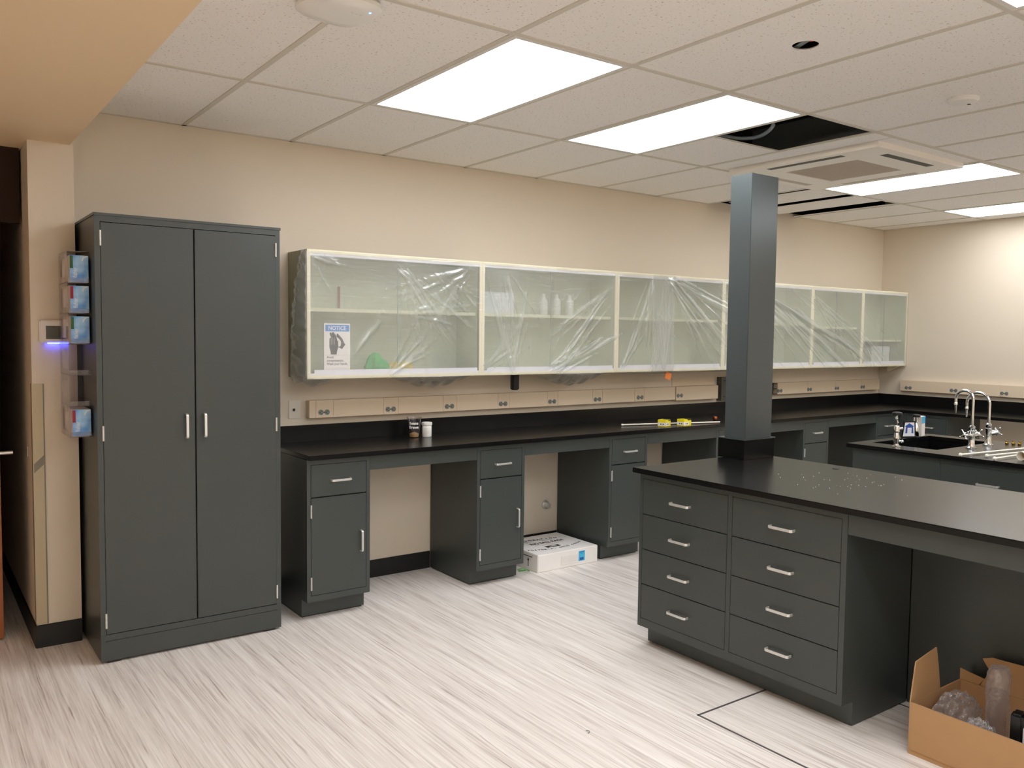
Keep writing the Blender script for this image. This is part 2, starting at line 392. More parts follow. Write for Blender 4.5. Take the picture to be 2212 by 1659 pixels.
def ceiling():
    lights = {(1, 1), (3, 1), (7, 1), (10, 1), (2, 3), (6, 3), (8, 3), (0, 3), (0, 5), (4, 5), (8, 5)}  # first-column panels past the front row are unseen, added to brighten the left
    rows = [0, -R1]
    while rows[-1] > YF: rows.append(rows[-1]-2*TILE)
    rows[-1] = YF
    xs = [SOFX]+[G0+TILE*k for k in range(0, 12)]
    xs = [x for x in xs if x < XR-.02]+[XR]
    b = .012; z0, z1 = CEIL+.003, CEIL+.0065
    tiles = MB(); bars = MB()
    def tile(xa, xb, ya, yb): tiles.box(xa+b*.6, yb+b*.6, z0, xb-b*.6, ya-b*.6, z1)
    for j in range(len(rows)-1):
        ya, yb = rows[j], rows[j+1]
        for i in range(len(xs)-1):
            k = i-1; xa, xb = xs[i], xs[i+1]
            if (k, j) in lights: continue
            if j == 0 and k == 7:
                tile(4.55, 4.957, -.16, yb); continue
            if j == 0 and k == 8:
                tile(5.063, 5.452, ya, yb); continue
            if j == 0 and k == 9: tile(5.653, xb, ya, yb); continue
            if j == 1 and k == 4:
                tile(xa, xb, ya, ya-TILE+.02); continue
            if j == 1 and k in (5, 6): continue
            if (k, j) == (2, 2):   # tile with the round cut-out for a speaker
                cx, cy, r = 1.787, -2.835, .05; n = 24
                for h in (z0, z1):
                    out = [(xa+b*.6, yb+b*.6), (xb-b*.6, yb+b*.6), (xb-b*.6, ya-b*.6), (xa+b*.6, ya-b*.6)]
                    c = [(cx+r*math.cos(2*PI*q/n+PI*1.25), cy+r*math.sin(2*PI*q/n+PI*1.25)) for q in range(n)]
                    V = [tiles.bm.verts.new((*p, h)) for p in out]; W = [tiles.bm.verts.new((*p, h)) for p in c]
                    for e in range(4):
                        st = e*6; seg = [W[(st+q) % n] for q in range(7)]
                        tiles.bm.faces.new([V[e], V[(e+1) % 4]]+seg[::-1])
                continue
            tile(xa, xb, ya, yb)
    # cassette surround
    ya, yb = rows[1], rows[2]; xa, xb = G0+5*TILE, G0+7*TILE
    cx0, cx1, cy0, cy1 = 3.43, 4.46, -2.15, -1.08
    tile(xa, cx0+.03, ya, yb); tile(cx1-.03, xb, ya, yb); tiles.box(cx0+.03, cy1-.03, z0, cx1-.03, ya, z1); tiles.box(cx0+.03, yb, z0, cx1-.03, cy0+.03, z1)
    struct(tiles.build('ceiling', M['tile']))
    for i, x in enumerate(xs):
        k = i-1
        if x >= XR-.001 or i == 0: continue
        segs = [(0, YF)]
        if k == 6: segs = [(0, -R1), (rows[2], YF)]
        if k == 8: segs = [(rows[1], YF)]
        for a, c in segs: bars.box(x-b, c, CEIL-.001, x+b, a, CEIL+.006)
    for j, y in enumerate(rows[1:-1]):
        bars.box(SOFX, y-b, CEIL-.0015, XR, y+b, CEIL+.0055)
    bars.box(G0+4*TILE, rows[1]-TILE-b+.02, CEIL-.0015, G0+5*TILE, rows[1]-TILE+b, CEIL+.0055)
    bars.box(-.36, -.022, CEIL-.001, 4.48, 0, CEIL+.006); bars.box(5.68, -.022, CEIL-.001, XR, 0, CEIL+.006)
    bars.box(XR-.022, YF, CEIL-.001, XR, 0, CEIL+.006)
    struct(bars.build('ceiling_grid', M['bar']))
    # lamps
    names = {(1, 1): 'bright flat ceiling light panel nearest the access point, left of the others',
             (3, 1): 'bright flat ceiling light panel beside the dark missing ceiling tile',
             (7, 1): 'bright flat ceiling light panel just beyond the square air conditioning cassette',
             (10, 1): 'far bright flat ceiling light panel nearest the right hand wall',
             (2, 3): 'bright ceiling light panel of which only a corner shows at the top right edge'}
    for (k, j) in sorted(lights):
        x0, x1 = G0+k*TILE, G0+(k+1)*TILE; y0, y1 = max(rows[j+1], YF), rows[j]
        cx, cy = (x0+x1)/2, (y0+y1)/2
        t = thing('ceiling_light', names.get((k, j), 'unseen ceiling light panel placed out of the picture to light the room'), 'light', (cx, cy, CEIL), 0, 'recessed ceiling light panels')
        hx, hy = (x1-x0)/2-.008, (y1-y0)/2-.008; f = .022
        MB().box(-hx, -hy, -.003, -hx+f, hy, .02).box(hx-f, -hy, -.003, hx, hy, .02).box(-hx+f, -hy, -.003, hx-f, -hy+f, .02).box(-hx+f, hy-f, -.003, hx-f, hy, .02).box(-hx, -hy, .03, hx, hy, .08).build('frame', M['frame'], t)
        MB().box(-hx+f, -hy+f, .001, hx-f, hy-f, .006).build('diffuser', M['lamp_far'] if k == 10 else M['lamp'], t)
ceiling()
def soffit_fill_lamp():  # added fill panel out of view, brightens the soffit and the wall end
    t = thing('ceiling_light', 'added unseen fill light panel under the tan soffit behind the camera', 'light', (-1.35, -6.3, SOFFIT), 0)
    MB().box(-.30, -.6, -.04, .30, .6, -.001).build('frame', M['frame'], t)
    MB().box(-.28, -.58, -.044, .28, .58, -.0405).build('diffuser', M['fill_soffit'], t)
soffit_fill_lamp()

def ceiling_fittings():
    # air conditioning cassette
    t = thing('air_conditioner', 'square white air conditioning cassette with grey grille set in the ceiling', 'air conditioner', (3.955, -1.61, CEIL))
    hx, hy = .49, .535
    z0, z1 = -.03, .006
    SX = [(-.445, -.39, -.27, .27), (.39, .445, -.27, .27), (-.27, .27, -.465, -.41), (-.27, .27, .41, .465)]
    mb = MB(); gx = sorted({-hx, hx, -.27, .27, -.445, -.39, .39, .445, -.255, .255}); gy = sorted({-hy, hy, -.27, .27, -.465, -.41, .41, .465, -.26, .26})
    for i in range(len(gx)-1):
        for j in range(len(gy)-1):
            mx, my = (gx[i]+gx[i+1])/2, (gy[j]+gy[j+1])/2
            if any(q[0] < mx < q[1] and q[2] < my < q[3] for q in SX) or (abs(mx) < .255 and abs(my) < .26): continue
            mb.box(gx[i], gy[j], z0, gx[i+1], gy[j+1], z1)
    bmesh.ops.remove_doubles(mb.bm, verts=mb.bm.verts, dist=1e-6)
    mb.build('panel', M['acwhite'], t)
    g = MB().box(-.254, -.259, -.024, .254, .259, -.012)
    for k in range(34): g.box(-.25, -.25+k*.015, -.028, .25, -.25+k*.015+.006, -.024)
    g.build('grille', M['acgrey'], t)
    for n_, q in enumerate(SX): MB().box(q[0]+.0005, q[2]+.0005, -.0294, q[1]-.0005, q[3]-.0005, -.02).build('louvre_slot', M['black'] if n_ in (0, 2) else M['acgrey'], t)
    MB().box(-.40, -.42, .012, .40, .42, .25).build('housing', M['galv'], t)
    # access point
    t = thing('access_point', 'white rounded wireless access point with a blue light on the ceiling', 'access point', (.17, -2.13, CEIL))
    mb = MB(); n = 40; prof = []
    rings = []
    for (s, z) in ((.118, -.004), (.126, -.014), (.126, -.026), (.112, -.038), (.06, -.043)):
        ring = []
        for i in range(n):
            a = 2*PI*i/n; c, d = math.cos(a), math.sin(a)
            ring.append(mb.bm.verts.new((s*math.copysign(abs(c)**.55, c), s*math.copysign(abs(d)**.55, d), z)))
        rings.append(ring)
    for A, B in zip(rings, rings[1:]):
        for i in range(n): mb.bm.faces.new((A[i], A[(i+1) % n], B[(i+1) % n], B[i]))
    mb.bm.faces.new(rings[0]); mb.bm.faces.new(rings[-1][::-1])
    mb.build('shell', M['white'], t, smooth=True)
    MB().cyl((.07, -.083, -.0415), .0035, .003, 'z', 12).build('status_light', M['led2'], t)
    mb = MB()
    for k in range(3): mb.box(.016+k*.017, -.052+k*.001, -.0432, .024+k*.017, -.049+k*.001, -.0425)
    mb.build('marking', M['bar'], t)
    MB().box(-.05, -.05, -.006, .05, .05, .006).build('mount', M['black'], t)
    t.rotation_euler[2] = math.radians(8)
    # round cover
    t = thing('smoke_detector', 'small round white detector cover on the ceiling at the right', 'detector', (2.985, -2.852, CEIL))
    MB().lathe([(.066, .004), (.068, -.006), (.060, -.016), (.034, -.022), (.012, -.023)], n=32).build('cover', M['white'], t, smooth=True)
    MB().box(.018, -.02, -.0245, .032, -.008, -.018).build('vent', M['black'], t)
    # wire and red nut seen through the round cut-out
    t = thing('junction_wires', 'grey strap and red connector showing in a round hole in the ceiling', 'wiring', (1.787, -2.835, CEIL+.01))
    MB().box(-.07, -.012, .006, .07, .012, .010, Matrix.Rotation(math.radians(65), 4, 'Z')).build('strap', M['conduit'], t)
    MB().cyl((.022, -.012, .012), .013, .02, 'z', 14).build('connector', M['redbit'], t)
    MB().box(-.09, -.09, .06, .09, .09, .065).build('backing', M['dark'], t)
    # conduit in the opening
    ctl = [(2.86, -1.42), (2.93, -1.437), (3.001, -1.457), (3.083, -1.477), (3.129, -1.544), (3.105, -1.63), (3.026, -1.739), (2.952, -1.816), (2.88, -1.90)]
    pts = []
    for i in range(1, len(ctl)-2):
        for k in range(5):
            u = k/5; p = [Vector((*ctl[i+q], 0)) for q in (-1, 0, 1, 2)]
            v = .5*((2*p[1])+(p[2]-p[0])*u+(2*p[0]-5*p[1]+4*p[2]-p[3])*u*u+(3*p[1]-p[0]-3*p[2]+p[3])*u**3)
            pts.append((v.x, v.y, CEIL+.08))
    tag(MB().tube(pts, .011, 10).build('conduit', M['conduit'], smooth=True), 'grey flexible conduit looping inside the dark open ceiling tile', 'conduit')
ceiling_fittings()

# ------------------------------------------------------------------ cabinets
def pedestal(x0, x1, y_front, loc=(0, 0, 0), rz=0, depth=.57, name='base_cabinet', label='', cat='cabinet', group=None, fronts=None, plain_left=False):
    """drawer/door base cabinet; local coordinates, front faces -y, local x from 0 to width"""
    W_ = x1-x0; zt = .888
    t = thing(name, label, cat, loc, rz, group)
    s = .022; mb = MB(); d = depth
    mb.box(0, 0, KICK, .018, d, zt).box(W_-.018, 0, KICK, W_, d, zt)
    mb.box(.018, d-.01, KICK, W_-.018, d, zt).box(.018, .03, KICK, W_-.018, d-.01, KICK+.018)
    mb.box(.018, 0, zt-.027, W_-.018, .03, zt).box(.018, 0, KICK, W_-.018, .03, .138)
    mb.box(.018, 0, .138, s, .03, zt-.027).box(W_-s, 0, .138, W_-.018, .03, zt-.027)
    mb.box(.018, .024, .12, W_-.018, .03, zt-.01)
    mb.build('body', M['steel'], t)
    MB().box(.0, .0775, .008, W_, d, KICK).build('toe_kick', M['steel'], t)
    MB().box(.01, .09, 0, W_-.01, d-.01, .008).build('shadow_gap_feet', M['black'], t)
    return t
def front_panel(t, name, xa, xb, za, zb, g=.0022):
    o = MB().box(xa+g, -.0005, za+g, xb-g, .022, zb-g).build(name, M['steel'], t, bevel=.0012)
    return o
ped_desc = ['grey base cabinet with drawer and door next to the tall cabinet',
            'grey base cabinet with drawer and door to the left of the white carton',
            'grey base cabinet with drawer and door to the right of the white carton',
            'grey base cabinet mostly hidden behind the island at the column',
            'grey base cabinet against the back wall, seen just right of the column',
            'grey corner base cabinet of the back wall, seen beyond the sink bench']
ped_x = [(.686, 1.061), (1.79, 2.155), (2.89, 3.257), (4.0, 4.367), (5.107, 5.472), (6.219, 6.6)]
for i, (a, b) in enumerate(ped_x):
    t = pedestal(a, b, YFACE, (a, YFACE, 0), 0, .565, 'base_cabinet', ped_desc[i], 'cabinet', 'base cabinets along the back wall')
    w_ = b-a
    dr = front_panel(t, 'drawer', .022, w_-.022, .681, .861)
    bar_handle('handle', dr, (w_/2+.006, -.001, .769), .116)
    do = front_panel(t, 'door', .022, w_-.022, .138, .679)
    bar_handle('handle', do, (w_-.058, -.001, .41), .118, 'z')
    hinge(do, .024, -.003, .568, .642); hinge(do, .024, -.003, .17, .243)
rail_desc = ['grey apron rail over the open knee space nearest the tall cabinet',
             'grey apron rail over the knee space holding the white carton',
             'grey apron rail over the knee space just above the island top corner',
             'grey apron rail over the knee space right beside the column',
             'grey apron rail over the knee space behind the sink bench corner']
for i in range(5):
    a, b = ped_x[i][1]+.001, ped_x[i+1][0]-.001
    tag(MB().box(a, YFACE, .805, b, YFACE+.02, .888).box(a, YFACE+.02, .805, b, YFACE+.05, .81).build('apron_rail', M['steel'], bevel=.001), rail_desc[i], 'rail', 'apron rails of the back bench')
# right wall drawer cabinet
t = pedestal(0, .42, 0, (6.6, -.625, 0), -PI/2, .59, 'base_cabinet', 'grey drawer cabinet standing against the right wall behind the sink bench', 'cabinet')
dr = front_panel(t, 'drawer', .022, .398, .697, .861); bar_handle('handle', dr, (.225, -.001, .769), .116)
do = front_panel(t, 'door', .022, .398, .138, .695)
tag(MB().box(6.6, -.623, .104, 7.17, -.58, .888).build('corner_filler', M['steel']), 'grey corner filler between back and right benches', 'filler')

def worktop():
    prof = [(.66+.026, -.603), (6.57, -.603), (6.57, -2.6), (XR-.003, -2.6), (XR-.003, -.002), (.686, -.002)]
    o = MB().prism(prof, H-TOPT, H).build('worktop', M['epoxy'], bevel=.003)
    tag(o, 'long black worktop running along the back and right walls', 'worktop')
    MB().box(.686, -.021, H+.0005, XR-.003, -.002, H+.102).box(XR-.022, -2.6, H+.0005, XR-.003, -.021, H+.102).build('backsplash', M['epoxy'], o, bevel=.002)
worktop()

def tall_cabinet():
    x0, x1, d = -.342, .532, .594
    t = thing('tall_cabinet', 'tall grey two-door storage cabinet standing against the left wall end', 'cabinet', (x0, -.595, 0))
    W_ = x1-x0; mb = MB(); zt = 2.11
    mb.box(0, 0, .012, .02, d, zt).box(W_-.02, 0, .012, W_, d, zt).box(.02, 0, 2.076, W_-.02, d, zt).box(.02, d-.01, .1, W_-.02, d, 2.076)
    mb.box(.02, .002, .109, W_-.02, .03, .138).box(.02, .0, .012, W_-.02, .03, .1065).box(.02, .024, .1, W_-.02, .03, 2.08)
    mb.box(.02, 0, .138, .024, .03, 2.076).box(W_-.024, 0, .138, W_-.02, .03, 2.076)
    mb.build('body', M['steel'], t)
    MB().box(.004, -.0016, .109, W_-.004, .002, .138).build('bottom_rail', M['steel'], t)
    MB().box(-.004, -.004, 2.104, W_+.004, d, 2.116).build('top_cap', M['steel'], t)
    for a in (.03, W_-.09):
        for b_ in (.01, d-.06): MB().box(a, b_, 0, a+.06, b_+.05, .012).build('foot', M['black'], t)
    mid = .104-x0-.005
    dl = front_panel(t, 'door', .024, mid, .139, 2.075, .002); dr = front_panel(t, 'door', mid+.003, W_-.022, .139, 2.075, .002)
    bar_handle('handle', dl, (.055-x0, -.001, 1.112), .116, 'z'); bar_handle('handle', dr, (.142-x0, -.001, 1.112), .116, 'z')
    for z in (1.965, 1.06, .17):
        hinge(dl, .024, -.003, z, z+.072); hinge(dr, W_-.022, -.003, z, z+.072)
tall_cabinet()

def island():
    X = 1.949; y0 = -1.827; w8 = 1.157
    t = thing('island_cabinet', 'grey island cabinet with eight drawers in two columns', 'cabinet', (X, y0, 0), -PI/2)
    d = .49; zt = .888; mb = MB()
    mb.box(0, 0, KICK, .02, d, zt).box(w8-.02, 0, KICK, w8, d, zt).box(.02, d-.01, KICK, w8-.02, d, zt).box(.02, .03, KICK, w8-.02, d-.01, KICK+.02)
    mb.box(.02, 0, zt-.026, w8-.02, .03, zt).box(.02, 0, KICK, w8-.02, .03, .146).box(.562, 0, .146, .586, .03, zt-.026)
    mb.box(.02, .024, .12, w8-.02, .03, zt-.01).box(w8-.024, 0, .146, w8-.02, .03, .862)
    mb.build('body', M['steel'], t)
    MB().box(0.0, .0775, .006, w8, d, KICK).build('toe_kick', M['steel'], t)
    MB().box(.01, .09, 0, w8-.01, d-.01, .006).build('shadow_gap_feet', M['black'], t)
    zs = [.146, .324, .503, .682, .862]
    for (a, b, hx) in ((.02, .562, .281), (.586, w8-.024, .858)):
        for k in range(4):
            dr = front_panel(t, 'drawer', a, b, zs[k], zs[k+1], .0018)
            bar_handle('handle', dr, (hx, -.001, (zs[k]+zs[k+1])/2-.002), .118)
    tag(MB().box(X, -4.30, .803, X+.02, -2.986, .888).build('apron_rail', M['steel'], bevel=.001), 'grey apron rail over the island knee space above the cardboard box', 'rail')
    tag(MB().box(2.446, -4.98, .0, 2.47, -2.9845, .888).box(2.44, -3.62, 0, 2.446, -3.60, .888).build('island_back_panel', M['steel']), 'dark grey panel closing the back of the island knee space', 'panel')
    tag(MB().box(2.475, -4.98, .1, 2.84, -1.84, .888).box(2.475, -4.98, 0, 2.78, -1.9, .1).build('island_rear_cabinet', M['steel']), 'grey cabinet body under the far side of the island', 'cabinet')
    tag(MB().box(X, -4.98, .0, 2.445, -4.302, .888).build('island_end_cabinet', M['steel']), 'grey end cabinet of the island outside the picture', 'cabinet')
    o = MB().prism([(1.919, -1.797), (1.919, -5.0), (2.89, -5.0), (2.89, -1.797)], H-TOPT, H).build('island_worktop', M['epoxy'], bevel=.003)
    tag(o, 'black island worktop with the grey square column standing on it', 'worktop')
    MB().cyl((2.782, -2.387, H+.0003), .017, .0015, 'z', 24).build('cable_hole', M['black'], o)
    # column
    t = thing('service_column', 'grey square metal service column rising from the island', 'column', (2.62, -1.94, H))
    MB().box(0, 0, .112, .224, .142, 2.455-H).build('post', M['column'], t, bevel=.002)
    MB().box(-.012, -.004, .0006, .248, .172, .106).box(-.014, -.006, .0006, .004, .012, .106).box(-.014, .158, .0006, .0, .174, .106).build('base_block', M['epoxy'], t, bevel=.0015)
    MB().box(-.016, -.008, .1062, .254, .178, .1118).build('base_flange', M['column'], t, bevel=.001)
    # crumbs
    rnd = random.Random(3); mb = MB()
    for k in range(48):
        x = min(max(rnd.gauss(2.45, .16), 1.98), 2.85); y = rnd.gauss(-2.62, .17); r = rnd.uniform(.0006, .0019)
        if y > -2.2: continue
        mb.sphere((x, y, H+r+.0003), r, 6)
    tag(mb.build('plaster_crumbs', M['white']), 'white plaster crumbs scattered on the black island worktop', 'crumbs', kind='stuff')
island()

# ------------------------------------------------------------------ wall cabinets
UX = [.8046, 2.0023, 3.1967, 4.3826, 5.5901, 6.394, 7.1924]; UY = -.2905; ZB, ZT = 1.3107, 2.0517
def wall_cabinets():
    desc = ['glass-fronted cream wall cabinet with the hand washing notice, leftmost of the row',
            'glass-fronted cream wall cabinet second from the left, above the black tube',
            'glass-fronted cream wall cabinet third from the left, where film sheets overlap',
            'glass-fronted cream wall cabinet partly hidden by the square column',
            'narrow glass-fronted cream wall cabinet, second from the right end of the row',
            'narrow glass-fronted cream wall cabinet at the right end with a carton inside']
    for i in range(6):
        a, b = UX[i], UX[i+1]; W_ = b-a; D = -UY
        t = thing('wall_cabinet', desc[i], 'cabinet', (a, UY, ZB), 0, 'glass-fronted wall cabinets'); Hh = ZT-ZB; s = .02
        MB().box(s, D-.012, s, W_-s, D-.002, Hh-s).box(s, .01, 0, W_-s, D-.002, s).box(s, .01, Hh-s, W_-s, D-.002, Hh).box(.0005, .002, 0, s, D-.002, Hh).box(W_-s, .002, 0, W_-.0005, D-.002, Hh).build('body', M['cream_shaded'] if i == 0 else M['inside'], t)
        MB().box(s+.0005, D-.0145, s+.001, W_-s-.0005, D-.0125, Hh-s-.001).box(s+.0003, .025, s+.001, s+.0023, D-.0145, Hh-s).box(W_-s-.0023, .025, s+.001, W_-s-.0003, D-.0145, Hh-s).build('lining', M['inside'], t)
        MB().box(.0005, -.002, 0, s, .002, Hh).box(W_-s, -.002, 0, W_-.0005, .002, Hh).box(s, -.002, 0, W_-s, .01, s).box(s, -.002, Hh-s, W_-s, .01, Hh).build('face_frame', M['cream'], t, bevel=.0008)
        zsh = {0: .39, 1: .39, 2: .39, 3: .38, 4: .36, 5: .245}[i]
        MB().box(s+.003, .04, zsh, W_-s-.003, D-.015, zsh+.02).build('shelf', M['cream'], t)
        MB().box(s, .002, s, W_-s, .028, s+.012).box(s+.025, .003, s+.012, W_-s-.01, .009, s+.032).box(s, .002, Hh-s-.014, W_-s, .028, Hh-s).build('door_track', M['track'], t)
        m_ = W_/2
        MB().box(s+.001, .016, s+.012, m_+.015, .020, Hh-s-.012).build('sliding_door', M['glass'], t)
        g2 = MB().box(m_-.012, .0095, s+.030, W_-s-.001, .0135, Hh-s-.012).build('sliding_door', M['glass'], t)
        MB().box(m_-.0135, .0092, s+.012, m_-.0115, .0138, Hh-s-.012).build('edge_trim', M['conduit'], g2)
        MB().cyl((m_-.006, .006, s+.02), .006, .004, 'y', 12).build('lock', M['galv'], g2)
    # bracket under right end
    tag(MB().prism([(-.27, ZB-.001), (-.14, ZB-.001), (-.14, ZB-.06), (-.15, ZB-.06)], 7.12, 7.135, 'x').build('bracket', M['cream']), 'small cream bracket under the right end of the wall cabinets', 'bracket')
wall_cabinets()

def cabinet_contents():
    def lump(c, r, n=14, seed=1, flat=1.0):
        rnd = random.Random(seed); mb = MB(); mb.sphere((0, 0, 0), 1, n)
        for v in mb.bm.verts:
            k = 1+.18*math.sin(5*v.co.x+seed)+.14*math.sin(7*v.co.y+2*seed)+.06*rnd.uniform(-1, 1)
            v.co = Vector((c[0]+v.co.x*r[0]*k, c[1]+v.co.y*r[1]*k, max(c[2]+v.co.z*r[2]*k, ZB+.0215)))
        return mb
    tag(lump((1.30, -.16, ZB+.06), (.075, .06, .075), 16, 2).build('green_bundle', M['greenitem'], smooth=True), 'soft green bundle inside the leftmost wall cabinet', 'bundle')
    tag(lump((1.48, -.15, ZB+.045), (.085, .05, .045), 16, 5).build('amber_bundle', M['yellowitem'], smooth=True), 'amber wrapped bundle beside the green one in the wall cabinet', 'bundle')
    tag(lump((1.13, -.15, ZB+.03), (.06, .04, .018), 14, 6).build('yellow_item', M['yellow'], smooth=True), 'small flat yellow item behind the hand washing notice', 'item')
    tag(MB().box(1.10, -.06, ZB+.411, 1.112, -.045, ZB+.55).build('wooden_stick', M['wood']), 'thin wooden stick leaning on the shelf of the leftmost cabinet', 'stick')
    t = thing('paper_carton', 'pale carton inside the wall cabinet at the right end', 'carton', (6.72, -.2, ZB+.021))
    MB().box(0, 0, 0, .32, .16, .17).build('box', M['paper'], t, bevel=.003); MB().box(-.004, -.004, .12, .324, .164, .176).build('lid', M['track'], t, bevel=.003)
    tag(MB().box(2.05, -.10, ZB+.411, 2.40, -.06, ZB+.56).build('white_tray', M['track'], bevel=.004), 'white tray standing on the shelf of the second wall cabinet', 'tray')
    for k, x in enumerate((2.62, 2.74, 2.86)):
        tag(MB().lathe([(.028, 0), (.03, .01), (.03, .1), (.014, .125), (.014, .15)], (x, -.15, ZB+.411), 16).build('white_bottle', M['white'], smooth=True), ['left', 'middle', 'right'][k]+' of three white bottles on the shelf of the second wall cabinet', 'bottle', 'white bottles on the cabinet shelf')
cabinet_contents()

def notice():
    x0, z0, W_, H_ = .911, 1.364, .163, .268; y = UY+.0085
    t = thing('notice_sign', 'white and blue hand washing notice on the leftmost wall cabinet', 'sign', (x0, y, z0))
    MB().box(0, 0, 0, W_, .0015, H_).build('backing', M['paper'], t)
    MB().box(.008, -.0004, H_-.046, W_-.006, -.0001, H_-.008).build('blue_header', M['blueink'], t)
    text_mesh('NOTICE', .032, 'header_lettering', M['paper'], face_mtx(W_/2, -.0008, H_-.028), t, .0002, sx=.95, bold=.0006)
    def uv(p): return ((p[0]-375)/357*W_, (750-p[1])/642*H_)
    h1 = [(465, 540), (465, 510), (447, 440), (447, 320), (470, 300), (455, 272), (450, 240), (470, 232), (482, 252), (484, 230), (503, 228), (516, 250), (535, 270), (545, 300), (555, 350), (566, 350), (568, 440), (550, 500), (545, 540)]
    h2 = [(545, 290), (545, 255), (560, 250), (625, 320), (650, 380), (665, 400), (620, 465), (600, 455), (572, 440), (572, 432), (600, 425), (607, 380), (600, 345), (565, 310)]
    MB().prism([uv(p) for p in h1], -.0004, -.0001, 'y').prism([uv(p) for p in h2], -.0004, -.0001, 'y').build('hand_pictogram', M['ink'], t)
    mb = MB()
    for px in (470, 493, 517): mb.prism([uv((px, 400)), uv((px+3, 400)), uv((px+1, 300)), uv((px-1, 300))], -.0007, -.0005, 'y')
    mb.build('finger_lines', M['paper'], t)
    MB().box(.008, -.0004, .083, W_-.006, -.0001, .0835).box(.008, -.0004, .006, W_-.006, -.0001, .0066).build('rule', M['ink'], t)
    text_mesh('Avoid\ncontamination.\nWash your hands.', .0195, 'notice_lettering', M['ink'], face_mtx(.016, -.0006, .066), t, .0001, align='LEFT', sx=.92, bold=.0003)
    for v in t.children:
        if v.name.startswith('notice_lettering'):
            zs_ = [p.co.z for p in v.data.vertices]; dz = .0505-(max(zs_)+min(zs_))/2
            for p in v.data.vertices: p.co.z += dz
notice()

